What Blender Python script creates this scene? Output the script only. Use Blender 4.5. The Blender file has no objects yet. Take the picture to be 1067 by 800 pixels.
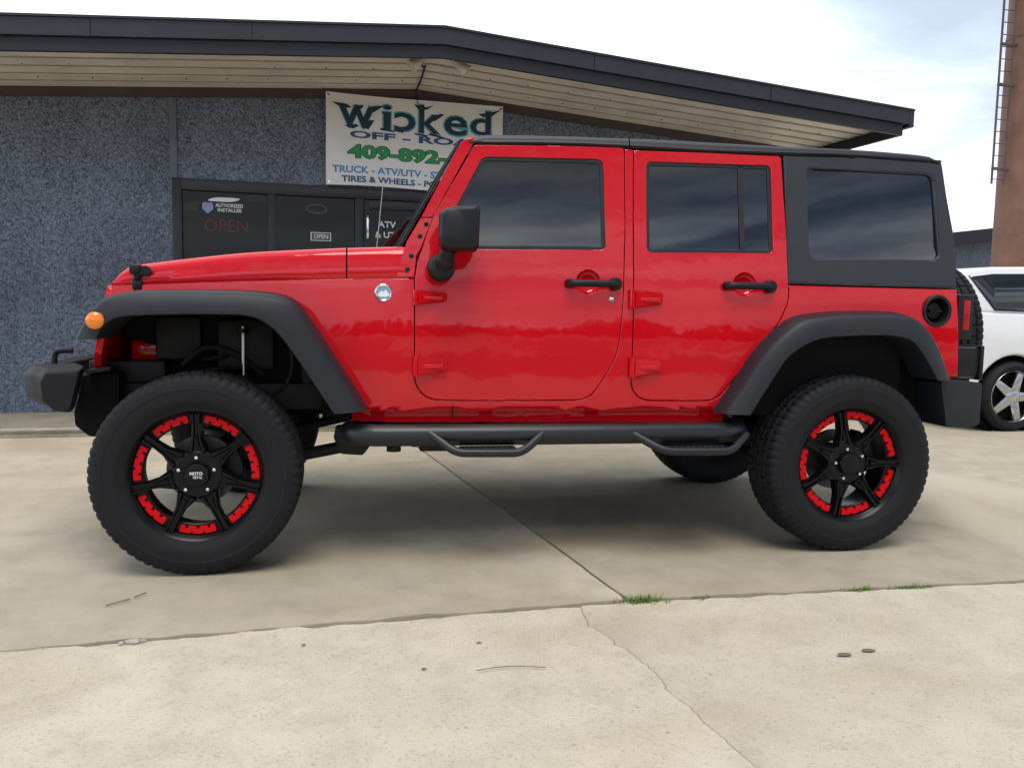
import bpy, bmesh, math, random
from mathutils import Vector, Matrix, noise
R = math.radians
PI = math.pi
random.seed(7)
sc = bpy.context.scene

# ------------------------------------------------------------------ camera, sky, sun, exposure
CAM = Vector((-0.8273, -4.4208, 1.1339)); YAW, PITCH, ROLL = -0.184504, -0.092968, 0.019280; FPX = 870.36; PW, PH = 1067, 800
fw = Vector((-math.sin(YAW)*math.cos(PITCH), math.cos(YAW)*math.cos(PITCH), math.sin(PITCH)))
r0 = Vector((math.cos(YAW), math.sin(YAW), 0)); u0 = r0.cross(fw)
rt = math.cos(ROLL)*r0 + math.sin(ROLL)*u0; up = -math.sin(ROLL)*r0 + math.cos(ROLL)*u0
cd = bpy.data.cameras.new('camera'); cam = bpy.data.objects.new('camera', cd); sc.collection.objects.link(cam)
M = Matrix((rt, up, -fw)).transposed().to_4x4(); M.translation = CAM; cam.matrix_world = M
cd.sensor_fit = 'HORIZONTAL'; cd.sensor_width = 36; cd.lens = 36*FPX/PW; cd.clip_start = 0.05; cd.clip_end = 3000
sc.camera = cam

SUN_EL, SUN_AZ = R(66), R(186)          # azimuth from +Y towards +X
sdir = Vector((math.sin(SUN_AZ)*math.cos(SUN_EL), math.cos(SUN_AZ)*math.cos(SUN_EL), math.sin(SUN_EL)))
w = bpy.data.worlds.new('World'); sc.world = w; w.use_nodes = True
nt = w.node_tree; nt.nodes.clear()
def wn(t, **k):
    n = nt.nodes.new(t)
    for a, b in k.items(): setattr(n, a, b)
    return n
def wl(a, b): nt.links.new(a, b)
def wmath(op, a, b=None, clamp=False):
    n = wn('ShaderNodeMath', operation=op, use_clamp=clamp)
    for i, v in enumerate((a, b)):
        if v is None: continue
        if isinstance(v, (int, float)): n.inputs[i].default_value = v
        else: wl(v, n.inputs[i])
    return n.outputs[0]
tc = wn('ShaderNodeTexCoord'); D = tc.outputs['Generated']
sky = wn('ShaderNodeTexSky', sky_type='NISHITA', sun_disc=False, sun_elevation=SUN_EL, sun_rotation=SUN_AZ, air_density=1.0, dust_density=2.0)
sep = wn('ShaderNodeSeparateXYZ'); wl(D, sep.inputs[0])
mp = wn('ShaderNodeMapping'); mp.inputs['Scale'].default_value = (1.0, 1.0, 3.4); mp.inputs['Location'].default_value = (3.1, 1.7, .4); wl(D, mp.inputs[0])
n1 = wn('ShaderNodeTexNoise'); n1.inputs['Scale'].default_value = 1.9; n1.inputs['Detail'].default_value = 7; n1.inputs['Roughness'].default_value = .55; n1.inputs['Distortion'].default_value = .6
wl(mp.outputs[0], n1.inputs['Vector'])
dt = wn('ShaderNodeVectorMath', operation='DOT_PRODUCT'); wl(D, dt.inputs[0]); dt.inputs[1].default_value = Vector((-.62, .62, .48)).normalized()
br = wn('ShaderNodeMapRange'); wl(dt.outputs['Value'], br.inputs[0])
for i, v in zip((1, 2, 3, 4), (-.9, 1, .26, 1.26)): br.inputs[i].default_value = v
glow = wmath('MULTIPLY', wmath('POWER', 2.718, wmath('MULTIPLY', wmath('MAXIMUM', sep.outputs[2], 0.0), -7.0)), .55)
back = wn('ShaderNodeMapRange', clamp=True); wl(sep.outputs[1], back.inputs[0])      # 0 over the building, 1 over the street side
for i, v in zip((1, 2, 3, 4), (.1, -.5, 0, 1)): back.inputs[i].default_value = v
high = wn('ShaderNodeMapRange', clamp=True); wl(sep.outputs[2], high.inputs[0])
for i, v in zip((1, 2, 3, 4), (.10, .30, 0, 1)): high.inputs[i].default_value = v
storm = wmath('MULTIPLY', back.outputs[0], high.outputs[0])
nmul = wn('ShaderNodeMapRange'); wl(n1.outputs[0], nmul.inputs[0])
for i, v in zip((1, 2, 3, 4), (.33, .66, .66, 1.16)): nmul.inputs[i].default_value = v
mp2 = wn('ShaderNodeMapping'); mp2.inputs['Scale'].default_value = (1.0, 1.0, 8.0); mp2.inputs['Location'].default_value = (7.3, .2, 1.4); wl(D, mp2.inputs[0])
n3 = wn('ShaderNodeTexNoise'); n3.inputs['Scale'].default_value = 2.3; n3.inputs['Detail'].default_value = 6; n3.inputs['Roughness'].default_value = .5; n3.inputs['Distortion'].default_value = .25; wl(mp2.outputs[0], n3.inputs['Vector'])
smul = wn('ShaderNodeMapRange'); wl(n3.outputs[0], smul.inputs[0])
for i, v in zip((1, 2, 3, 4), (.33, .68, .50, 1.85)): smul.inputs[i].default_value = v
mm_a = wmath('MULTIPLY', nmul.outputs[0], wmath('SUBTRACT', 1.0, storm)); mm_b = wmath('MULTIPLY', smul.outputs[0], storm)
sgr = wn('ShaderNodeMapRange', clamp=True); wl(sep.outputs[2], sgr.inputs[0])
for i, v in zip((1, 2, 3, 4), (.35, .44, 1.35, .36)): sgr.inputs[i].default_value = v
mm_b = wmath('MULTIPLY', mm_b, sgr.outputs[0])
amp = wmath('MULTIPLY', wmath('ADD', br.outputs[0], glow), wmath('ADD', mm_a, mm_b))
tint = wn('ShaderNodeValToRGB'); wl(n1.outputs[0], tint.inputs[0])
tint.color_ramp.elements[0].position = .40; tint.color_ramp.elements[0].color = (.70, .81, .97, 1)
tint.color_ramp.elements[1].position = .66; tint.color_ramp.elements[1].color = (.97, .985, 1, 1)
tint2 = wn('ShaderNodeValToRGB'); wl(n3.outputs[0], tint2.inputs[0])
tint2.color_ramp.elements[0].position = .38; tint2.color_ramp.elements[0].color = (.46, .62, 1, 1)
tint2.color_ramp.elements[1].position = .62; tint2.color_ramp.elements[1].color = (.95, .98, 1, 1)
tm = wn('ShaderNodeMix', data_type='RGBA'); wl(storm, tm.inputs[0]); wl(tint.outputs[0], tm.inputs[6]); wl(tint2.outputs[0], tm.inputs[7])
vm = wn('ShaderNodeVectorMath', operation='SCALE'); wl(tm.outputs[2], vm.inputs[0]); wl(wmath('MULTIPLY', amp, 9.6), vm.inputs['Scale'])
mx = wn('ShaderNodeMix', data_type='RGBA'); mx.inputs[0].default_value = .93
wl(sky.outputs[0], mx.inputs[6]); wl(vm.outputs[0], mx.inputs[7])
bg = wn('ShaderNodeBackground'); bg.inputs[1].default_value = .105; wl(mx.outputs[2], bg.inputs[0])
wo = wn('ShaderNodeOutputWorld'); wl(bg.outputs[0], wo.inputs[0])

sl = bpy.data.lights.new('sun', 'SUN'); sl.energy = 1.5; sl.angle = R(34); sl.color = (1, .95, .87)
so = bpy.data.objects.new('sun', sl); sc.collection.objects.link(so); so.rotation_euler = sdir.to_track_quat('Z', 'Y').to_euler()
so.location = (0, 0, 30)
vs = sc.view_settings; sc.display_settings.display_device = 'sRGB'
vs.view_transform = 'Standard'; vs.look = 'None'; vs.exposure = 0.64; vs.gamma = 1; vs.use_curve_mapping = False

# ------------------------------------------------------------------ helpers
def link(o, parent=None):
    sc.collection.objects.link(o)
    if parent is not None: o.parent = parent
    return o
def tag(o, label=None, cat=None, group=None, kind=None):
    for k, v in (('label', label), ('category', cat), ('group', group), ('kind', kind)):
        if v: o[k] = v
    return o
def empty(name, loc=(0, 0, 0), rz=0, parent=None):
    o = bpy.data.objects.new(name, None); o.location = loc; o.rotation_euler = (0, 0, rz); o.empty_display_size = .2
    return link(o, parent)
def obj(name, bm, mat, parent=None, sharp=35, smooth=True):
    me = bpy.data.meshes.new(name); bm.to_mesh(me); bm.free()
    mats = mat if isinstance(mat, (list, tuple)) else [mat]
    for m in mats: me.materials.append(m)
    if smooth:
        me.shade_smooth(); me.set_sharp_from_angle(angle=R(sharp))
    return link(bpy.data.objects.new(name, me), parent)
def box(bm, lo, hi, bev=0.0, seg=2, mi=0):
    m = bmesh.new()
    bmesh.ops.create_cube(m, size=1)
    c = [(a+b)/2 for a, b in zip(lo, hi)]; s = [abs(b-a) for a, b in zip(lo, hi)]
    for v in m.verts: v.co = Vector((c[i]+v.co[i]*s[i] for i in range(3)))
    if bev: bmesh.ops.bevel(m, geom=m.edges[:], offset=min(bev, min(s)*.45), segments=seg, affect='EDGES', profile=.5)
    merge(bm, m, mi)
def merge(bm, m, mi=0, mat=None):
    if mat is not None: bmesh.ops.transform(m, matrix=mat, verts=m.verts)
    mp_ = {}
    for v in m.verts: mp_[v] = bm.verts.new(v.co)
    for f in m.faces:
        try:
            nf = bm.faces.new([mp_[v] for v in f.verts]); nf.material_index = mi or f.material_index
        except ValueError: pass
    m.free()
def tube(bm, pts, rad, seg=12, caps=True, mi=0):
    pts = [Vector(p) for p in pts]; rads = rad if isinstance(rad, (list, tuple)) else [rad]*len(pts)
    rings = []; prev = None
    for i, p in enumerate(pts):
        t = (pts[min(i+1, len(pts)-1)] - pts[max(i-1, 0)]).normalized()
        if prev is None:
            a = Vector((0, 0, 1)) if abs(t.z) < .9 else Vector((1, 0, 0)); n = t.cross(a).normalized()
        else:
            n = (prev - t*prev.dot(t)).normalized()
        prev = n; b = t.cross(n)
        rings.append([bm.verts.new(p + rads[i]*(math.cos(2*PI*k/seg)*n + math.sin(2*PI*k/seg)*b)) for k in range(seg)])
    for a, b in zip(rings, rings[1:]):
        for k in range(seg):
            f = bm.faces.new((a[k], a[(k+1) % seg], b[(k+1) % seg], b[k])); f.material_index = mi
    if caps:
        for rr in (rings[0][::-1], rings[-1]): f = bm.faces.new(rr); f.material_index = mi
def smoothpath(pts, n=8, closed=False):
    P = [Vector(p) for p in pts]; out = []; m = len(P)
    rng = range(m if closed else m-1)
    for i in rng:
        p0 = P[(i-1) % m] if closed or i > 0 else P[0]; p1 = P[i]; p2 = P[(i+1) % m]; p3 = P[(i+2) % m] if closed or i+2 < m else P[-1]
        for k in range(n):
            t = k/n
            out.append(.5*((2*p1)+(p2-p0)*t+(2*p0-5*p1+4*p2-p3)*t*t+(3*p1-p0-3*p2+p3)*t**3))
    if not closed: out.append(P[-1])
    return out
def lathe(bm, prof, n=64, axis='y', mi=0, close=False):
    # prof: list of (along, radius)
    rings = []
    for a, r in prof:
        ring = []
        for k in range(n):
            t = 2*PI*k/n
            ring.append(bm.verts.new((r*math.cos(t), a, r*math.sin(t)) if axis == 'y' else ((a, r*math.cos(t), r*math.sin(t)) if axis == 'x' else (r*math.cos(t), r*math.sin(t), a))))
        rings.append(ring)
    pairs = list(zip(rings, rings[1:])) + ([(rings[-1], rings[0])] if close else [])
    for a, b in pairs:
        for k in range(n):
            f = bm.faces.new((a[k], a[(k+1) % n], b[(k+1) % n], b[k])); f.material_index = mi
    return rings
def prism(bm, poly, y0, y1, bev=0, axis='y', mi=0, seg=2):
    # poly in the (x,z) plane extruded along y; axis 'x': poly is (y,z); axis 'z': poly is (x,y)
    m = bmesh.new()
    def P(a, b, c): return (a, c, b) if axis == 'y' else ((c, a, b) if axis == 'x' else (a, b, c))
    A = [m.verts.new(P(a, b, y0)) for a, b in poly]; B = [m.verts.new(P(a, b, y1)) for a, b in poly]
    n = len(poly)
    fs = [m.faces.new(A), m.faces.new(B[::-1])]
    for i in range(n): m.faces.new((A[i], B[i], B[(i+1) % n], A[(i+1) % n]))
    bmesh.ops.recalc_face_normals(m, faces=m.faces[:])
    if bev: bmesh.ops.bevel(m, geom=[e for e in m.edges], offset=bev, segments=seg, affect='EDGES', profile=.5, clamp_overlap=True)
    bmesh.ops.triangulate(m, faces=[f for f in m.faces if len(f.verts) > 4])
    merge(bm, m, mi)
def rounded(poly, rads, n=7):
    out = []; m = len(poly)
    for i in range(m):
        p = Vector(poly[i]).to_2d() if len(poly[i]) > 2 else Vector(poly[i]); a = Vector(poly[i-1]); b = Vector(poly[(i+1) % m])
        rr = rads[i] if isinstance(rads, (list, tuple)) else rads
        if rr <= 0: out.append(tuple(p)); continue
        u = (a-p); v = (b-p); lu, lv = u.length, v.length; u.normalize(); v.normalize()
        ang = math.acos(max(-1, min(1, u.dot(v)))); d = min(rr/math.tan(ang/2), lu*.48, lv*.48)
        s, e = p+u*d, p+v*d
        for k in range(n+1):
            t = k/n; out.append(tuple((1-t)**2*s + 2*t*(1-t)*p + t*t*e))
    return out
def text_bm(body, size_w, size_h, bold=0.0, spacing=1.0, depth=.002, res=3):
    """a line of lettering in the XZ plane facing -Y, its lower left corner at the origin, fitted to a width and height"""
    cu = bpy.data.curves.new('t', 'FONT'); cu.body = body; cu.offset = bold; cu.space_character = spacing; cu.resolution_u = res; cu.extrude = 0
    o = bpy.data.objects.new('t', cu); sc.collection.objects.link(o); bpy.context.view_layer.update()
    me = bpy.data.meshes.new_from_object(o.evaluated_get(bpy.context.evaluated_depsgraph_get()))
    bm = bmesh.new(); bm.from_mesh(me)
    bpy.data.objects.remove(o); bpy.data.curves.remove(cu); bpy.data.meshes.remove(me)
    xs = [v.co.x for v in bm.verts]; ys = [v.co.y for v in bm.verts]
    x0, x1, y0, y1 = min(xs), max(xs), min(ys), max(ys)
    sx = size_w/(x1-x0) if size_w else size_h/(y1-y0); sy = size_h/(y1-y0)
    for v in bm.verts: v.co = Vector(((v.co.x-x0)*sx, 0, (v.co.y-y0)*sy))
    for f in bm.faces:
        f.normal_update()
        if f.normal.y > 0: f.normal_flip()
    return bm
def shift(bm, d):
    for v in bm.verts: v.co += Vector(d)
    return bm

# ------------------------------------------------------------------ materials
def mat(name, col, rough=.5, metal=0, spec=.5, coat=0, coat_r=.03, bump=None, var=None, emit=None):
    m = bpy.data.materials.new(name); m.use_nodes = True; t = m.node_tree; b = t.nodes['Principled BSDF']
    b.inputs['Base Color'].default_value = (*col, 1); b.inputs['Roughness'].default_value = rough; b.inputs['Metallic'].default_value = metal
    b.inputs['Specular IOR Level'].default_value = spec; b.inputs['Coat Weight'].default_value = coat; b.inputs['Coat Roughness'].default_value = coat_r
    if emit: b.inputs['Emission Color'].default_value = (*emit[0], 1); b.inputs['Emission Strength'].default_value = emit[1]
    co = t.nodes.new('ShaderNodeTexCoord')
    if var:                      # (scale, amount): blotchy colour variation of the material itself
        n = t.nodes.new('ShaderNodeTexNoise'); n.inputs['Scale'].default_value = var[0]; n.inputs['Detail'].default_value = 6; n.inputs['Roughness'].default_value = .65
        t.links.new(co.outputs['Object'], n.inputs['Vector'])
        r = t.nodes.new('ShaderNodeValToRGB'); a = var[1]
        r.color_ramp.elements[0].position = .3; r.color_ramp.elements[1].position = .7
        r.color_ramp.elements[0].color = (*[c*(1-a) for c in col], 1); r.color_ramp.elements[1].color = (*[min(1, c*(1+a)) for c in col], 1)
        t.links.new(n.outputs[0], r.inputs[0]); t.links.new(r.outputs[0], b.inputs['Base Color'])
        q = t.nodes.new('ShaderNodeMapRange'); q.inputs[3].default_value = max(0, rough-.08); q.inputs[4].default_value = min(1, rough+.08)
        t.links.new(n.outputs[0], q.inputs[0]); t.links.new(q.outputs[0], b.inputs['Roughness'])
    if bump:                     # (scale, strength, distance)
        n = t.nodes.new('ShaderNodeTexNoise'); n.inputs['Scale'].default_value = bump[0]; n.inputs['Detail'].default_value = 3
        t.links.new(co.outputs['Object'], n.inputs['Vector'])
        bp = t.nodes.new('ShaderNodeBump'); bp.inputs['Strength'].default_value = bump[1]; bp.inputs['Distance'].default_value = bump[2]
        t.links.new(n.outputs[0], bp.inputs['Height']); t.links.new(bp.outputs[0], b.inputs['Normal'])
        if coat: t.links.new(bp.outputs[0], b.inputs['Coat Normal'])
    return m
RED = mat('red_paint', (.56, .003, .0105), .5, 0, .0, 1.0, .055, bump=(4.5, .13, .02))
CHAR = mat('charcoal_plastic', (.012, .014, .019), .52, 0, .4, var=(9, .18), bump=(420, .25, .001))
ROOFM = mat('roof_plastic', (.022, .025, .031), .46, 0, .5, var=(5, .12), bump=(500, .25, .001))
BLACK = mat('black_plastic', (.006, .006, .008), .45, 0, .35, var=(12, .2))
SATIN = mat('satin_black_metal', (.003, .003, .004), .34, 0, .22, .08, .15, bump=(60, .05, .002))
POWDER = mat('powder_coat', (.010, .012, .016), .38, 0, .5, bump=(300, .2, .001))
DARK = mat('underbody', (.004, .004, .0045), .8, 0, .2, var=(8, .4))
GREASE = mat('chassis_black', (.0045, .0044, .0045), .6, 0, .4, var=(14, .4))
RUB = mat('tyre_rubber', (.0075, .008, .010), .70, 0, .30, var=(16, .22), bump=(160, .3, .002))
SEAL = mat('window_seal', (.010, .010, .011), .55)
CHROME = mat('chrome', (.75, .75, .77), .12, 1)
STEEL = mat('steel', (.35, .34, .33), .35, 1, var=(20, .25))
INS = mat('red_insert', (.62, .006, .010), .5, 0, .1)
AMBER = mat('amber_lens', (.85, .22, .01), .2, 0, .5, .6)
TAIL = mat('red_lens', (.36, .006, .010), .25, 0, .3, .2)
CLEAR = mat('lamp_glass', (.7, .72, .74), .08, 0, .6, 1)
WHITE = mat('white_paint', (.78, .80, .82), .35, 0, .5, 1, .03)
STICK = mat('white_sticker', (.82, .84, .86), .5)
STICKB = mat('blue_sticker', (.25, .36, .52), .5)
BADGE = mat('badge_blue', (.22, .36, .50), .4, 0)
INT = mat('interior_dark', (.02, .019, .018), .8)

def glass(name, tint, ior, base=(.004, .005, .006)):
    m = bpy.data.materials.new(name); m.use_nodes = True; t = m.node_tree; t.nodes.clear()
    out = t.nodes.new('ShaderNodeOutputMaterial'); g = t.nodes.new('ShaderNodeBsdfGlossy'); g.inputs['Roughness'].default_value = .015
    tr = t.nodes.new('ShaderNodeBsdfTransparent'); tr.inputs[0].default_value = (*tint, 1)
    df = t.nodes.new('ShaderNodeBsdfDiffuse'); df.inputs[0].default_value = (*base, 1)
    ad = t.nodes.new('ShaderNodeAddShader'); t.links.new(tr.outputs[0], ad.inputs[0]); t.links.new(df.outputs[0], ad.inputs[1])
    fr = t.nodes.new('ShaderNodeFresnel'); fr.inputs[0].default_value = ior
    co = t.nodes.new('ShaderNodeTexCoord'); n = t.nodes.new('ShaderNodeTexNoise'); n.inputs['Scale'].default_value = 2.2
    bp = t.nodes.new('ShaderNodeBump'); bp.inputs['Strength'].default_value = .06; bp.inputs['Distance'].default_value = .02
    t.links.new(co.outputs['Object'], n.inputs['Vector']); t.links.new(n.outputs[0], bp.inputs['Height'])
    t.links.new(bp.outputs[0], g.inputs['Normal'])
    mxs = t.nodes.new('ShaderNodeMixShader'); t.links.new(fr.outputs[0], mxs.inputs[0]); t.links.new(ad.outputs[0], mxs.inputs[1]); t.links.new(g.outputs[0], mxs.inputs[2])
    t.links.new(mxs.outputs[0], out.inputs[0]); return m
TINT = glass('tinted_glass', (.02, .022, .025), 2.0)
WIND = glass('windscreen_glass', (.50, .60, .57), 1.6)
SHOPG = glass('shop_glass', (.45, .46, .48), 1.38)

def concrete(name, c1, c2, speck, stain):
    m = bpy.data.materials.new(name); m.use_nodes = True; t = m.node_tree; b = t.nodes['Principled BSDF']; L = t.links.new
    co = t.nodes.new('ShaderNodeTexCoord')
    def N(s, d=6, ro=.6, dist=0, sc3=None):
        n = t.nodes.new('ShaderNodeTexNoise'); n.inputs['Scale'].default_value = s; n.inputs['Detail'].default_value = d; n.inputs['Roughness'].default_value = ro; n.inputs['Distortion'].default_value = dist
        src = co.outputs['Object']
        if sc3:
            k = t.nodes.new('ShaderNodeMapping'); k.inputs['Scale'].default_value = sc3; L(src, k.inputs[0]); src = k.outputs[0]
        L(src, n.inputs['Vector']); return n.outputs[0]
    def ramp(v, p0, p1, a=(0, 0, 0, 1), c=(1, 1, 1, 1)):
        r = t.nodes.new('ShaderNodeValToRGB'); r.color_ramp.elements[0].position = p0; r.color_ramp.elements[1].position = p1
        r.color_ramp.elements[0].color = a; r.color_ramp.elements[1].color = c; L(v, r.inputs[0]); return r.outputs[0]
    def mix(f, a, bb, mode='MIX'):
        n = t.nodes.new('ShaderNodeMix'); n.data_type = 'RGBA'; n.blend_type = mode
        if isinstance(f, float): n.inputs[0].default_value = f
        else: L(f, n.inputs[0])
        for i, v in ((6, a), (7, bb)):
            if isinstance(v, tuple): n.inputs[i].default_value = v
            else: L(v, n.inputs[i])
        return n.outputs[2]
    base = ramp(N(.9, 9, .62, .3), .32, .68, (*c1, 1), (*c2, 1))
    base = mix(ramp(N(5, 8, .7), .42, .75), base, (*[c*.80 for c in c1], 1))
    base = mix(ramp(N(1.1, 5, .55, .8, (.5, 1.3, 1)), .52, .72), base, (c1[0]*stain, c1[1]*stain*.96, c1[2]*stain*.88, 1))
    base = mix(ramp(N(.35, 4, .5, 1.2, (1.6, .7, 1)), .55, .70), base, (c2[0]*1.03, c2[1]*1.02, c2[2]*1.0, 1))
    # pitting and aggregate
    v1 = t.nodes.new('ShaderNodeTexVoronoi'); v1.inputs['Scale'].default_value = 170; L(co.outputs['Object'], v1.inputs['Vector'])
    hsv = t.nodes.new('ShaderNodeSeparateColor'); L(v1.outputs['Color'], hsv.inputs[0])
    base = mix(ramp(hsv.outputs[0], .80, .98), base, mix(speck, base, (.16, .14, .115, 1)))
    base = mix(ramp(hsv.outputs[1], .86, 1.0), base, mix(speck*.8, base, (.62, .58, .52, 1)))
    v2 = t.nodes.new('ShaderNodeTexVoronoi'); v2.inputs['Scale'].default_value = 30; L(co.outputs['Object'], v2.inputs['Vector'])
    h2 = t.nodes.new('ShaderNodeSeparateColor'); L(v2.outputs['Color'], h2.inputs[0])
    near = ramp(v2.outputs['Distance'], .10, .24, (1, 1, 1, 1), (0, 0, 0, 1))
    mm = t.nodes.new('ShaderNodeMath'); mm.operation = 'MULTIPLY'; L(near, mm.inputs[0]); L(ramp(h2.outputs[0], .93, .95), mm.inputs[1])
    m3 = t.nodes.new('ShaderNodeMath'); m3.operation = 'MULTIPLY'; m3.inputs[1].default_value = min(1, speck*1.3); L(mm.outputs[0], m3.inputs[0])
    base = mix(m3.outputs[0], base, (.10, .09, .08, 1))
    L(base, b.inputs['Base Color']); b.inputs['Roughness'].default_value = .86; b.inputs['Specular IOR Level'].default_value = .3
    bp = t.nodes.new('ShaderNodeBump'); bp.inputs['Strength'].default_value = .35; bp.inputs['Distance'].default_value = .004; L(N(130, 4, .7), bp.inputs['Height']); L(bp.outputs[0], b.inputs['Normal'])
    return m
CONC_N = concrete('rough_concrete', (.475, .416, .325), (.54, .485, .392), .34, .88)
CONC_F = concrete('smooth_concrete', (.445, .382, .288), (.51, .45, .35), .10, .84)
CONC_S = concrete('sidewalk_concrete', (.34, .30, .225), (.43, .38, .30), .4, .7)
SOIL = mat('joint_dirt', (.030, .025, .019), .95, 0, .2, var=(30, .5), bump=(90, .6, .01))
ASPH = mat('asphalt', (.11, .105, .10), .9, 0, .3, var=(3, .3), bump=(120, .5, .004))

def stucco():
    m = bpy.data.materials.new('pebble_dash'); m.use_nodes = True; t = m.node_tree; b = t.nodes['Principled BSDF']; L = t.links.new
    co = t.nodes.new('ShaderNodeTexCoord')
    nz = t.nodes.new('ShaderNodeTexNoise'); nz.inputs['Scale'].default_value = 40; L(co.outputs['Object'], nz.inputs['Vector'])
    ad = t.nodes.new('ShaderNodeMix'); ad.data_type = 'RGBA'; ad.blend_type = 'LINEAR_LIGHT'; ad.inputs[0].default_value = .012; L(co.outputs['Object'], ad.inputs[6]); L(nz.outputs['Color'], ad.inputs[7])
    cols = []
    for s, (lo, hi) in ((88, ((.040, .052, .078), (.36, .43, .55))), (46, ((.065, .084, .125), (.27, .335, .44)))):
        v = t.nodes.new('ShaderNodeTexVoronoi'); v.inputs['Scale'].default_value = s; L(ad.outputs[2], v.inputs['Vector'])
        s_ = t.nodes.new('ShaderNodeSeparateColor'); L(v.outputs['Color'], s_.inputs[0])
        r = t.nodes.new('ShaderNodeValToRGB'); r.color_ramp.elements[0].position = .05; r.color_ramp.elements[1].position = .98
        r.color_ramp.elements[0].color = (*lo, 1); r.color_ramp.elements[1].color = (*hi, 1); L(s_.outputs[0], r.inputs[0]); cols.append((r, v))
    mi = t.nodes.new('ShaderNodeMix'); mi.data_type = 'RGBA'; mi.inputs[0].default_value = .45; L(cols[0][0].outputs[0], mi.inputs[6]); L(cols[1][0].outputs[0], mi.inputs[7])
    n2 = t.nodes.new('ShaderNodeTexNoise'); n2.inputs['Scale'].default_value = 1.3; n2.inputs['Detail'].default_value = 5; L(co.outputs['Object'], n2.inputs['Vector'])
    r2 = t.nodes.new('ShaderNodeValToRGB'); r2.color_ramp.elements[0].position = .3; r2.color_ramp.elements[1].position = .7; r2.color_ramp.elements[0].color = (.72, .72, .72, 1); L(n2.outputs[0], r2.inputs[0])
    m2 = t.nodes.new('ShaderNodeMix'); m2.data_type = 'RGBA'; m2.blend_type = 'MULTIPLY'; m2.inputs[0].default_value = 1; L(mi.outputs[2], m2.inputs[6]); L(r2.outputs[0], m2.inputs[7])
    L(m2.outputs[2], b.inputs['Base Color']); b.inputs['Roughness'].default_value = .85
    bp = t.nodes.new('ShaderNodeBump'); bp.inputs['Strength'].default_value = .9; bp.inputs['Distance'].default_value = .010; bp.invert = True
    L(cols[0][1].outputs['Distance'], bp.inputs['Height']); L(bp.outputs[0], b.inputs['Normal']); return m
STUC = stucco()
SOFF = mat('soffit_metal', (.68, .635, .55), .5, 0, .4, var=(2.5, .14))
FASC = mat('fascia_metal', (.020, .021, .031), .42, 0, .5, var=(3, .2), bump=(7, .15, .01))
FASC2 = mat('fascia_lower_metal', (.011, .011, .018), .5, 0, .5, var=(3, .2))
TRIM = mat('eave_trim', (.060, .045, .048), .6, var=(6, .2))
BATT = mat('batten_paint', (.13, .16, .20), .6, var=(5, .2))
ALU = mat('dark_anodised_frame', (.020, .020, .025), .4, 0, .5, var=(6, .2))
VINYL = mat('banner_vinyl', (.82, .83, .83), .55, 0, .4, var=(1.5, .07), bump=(5, .35, .02))
INKN = mat('ink_navy', (.008, .035, .060), .5)
INKT = mat('ink_teal', (.12, .46, .58), .5)
INKB = mat('ink_blue', (.015, .095, .24), .5)
INKL = mat('ink_light_blue', (.08, .30, .58), .5)
INKG = mat('ink_green', (.02, .33, .08), .5)
RUST = mat('rusty_steel', (.20, .105, .075), .75, 0, .3, var=(1.2, .25), bump=(6, .3, .02))
LAD = mat('ladder_steel', (.10, .07, .07), .7, var=(4, .3))
PALEW = mat('pale_lamp_housing', (.55, .50, .40), .5)
NEON = mat('dim_neon_tube', (.60, .03, .03), .3, emit=((1, .08, .07), .14))
OCHRE = mat('yellow_matte', (.62, .44, .14), .7)

# ------------------------------------------------------------------ ground, slabs, sidewalk
def jag(p, q, n, amp, seed):
    p, q = Vector(p), Vector(q); nn = Vector((-(q-p).y, (q-p).x)).normalized(); out = []
    for i in range(n):
        t = i/n; c = p.lerp(q, t)
        d = noise.noise(Vector((c.x*9, c.y*9, seed)))*amp + noise.noise(Vector((c.x*40, c.y*40, seed+5)))*amp*.6
        if noise.noise(Vector((c.x*2.2, c.y*2.2, seed+9))) > .35: d += amp*1.2
        out.append(tuple(c + nn*d))
    return out
def path(pts, seed, amp=.007, step=.03):
    out = []
    for a, b in zip(pts, pts[1:]):
        out += jag(a, b, max(2, int((Vector(b)-Vector(a)).length/step)), amp, seed)
    return out + [pts[-1]]
def offs(pts, d): return [(x, y+d) for x, y in pts]
def slab(name, poly, m, top=0.0, thick=.12):
    bm = bmesh.new()
    vs_ = [bm.verts.new((x, y, top)) for x, y in poly]
    f = bm.faces.new(vs_); f.normal_update()
    if f.normal.z < 0: f.normal_flip()
    r = bmesh.ops.extrude_face_region(bm, geom=[f]); ex = [v for v in r['geom'] if isinstance(v, bmesh.types.BMVert)]
    topf = [g for g in r['geom'] if isinstance(g, bmesh.types.BMFace)]
    for v in vs_: v.co.z -= thick
    bmesh.ops.inset_region(bm, faces=topf, thickness=.004, depth=0)
    for v in ex: v.co.z -= .003
    bmesh.ops.recalc_face_normals(bm, faces=bm.faces[:])
    bmesh.ops.triangulate(bm, faces=[f for f in bm.faces if len(f.verts) > 4])
    o = obj(name, bm, m, None, sharp=60); return tag(o, kind='structure')

bm = bmesh.new(); g = 900
bm.faces.new([bm.verts.new(c) for c in ((-g, -g, -.05), (g, -g, -.05), (g, g, -.05), (-g, g, -.05))])
tag(obj('ground', bm, ASPH), kind='structure')
bm = bmesh.new()
bm.faces.new([bm.verts.new(c) for c in ((-13, -6.79, -.022), (16, -6.79, -.022), (16, 3.6, -.022), (-13, 1.4, -.022))])
tag(obj('joint_soil', bm, SOIL), kind='structure')

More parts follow.
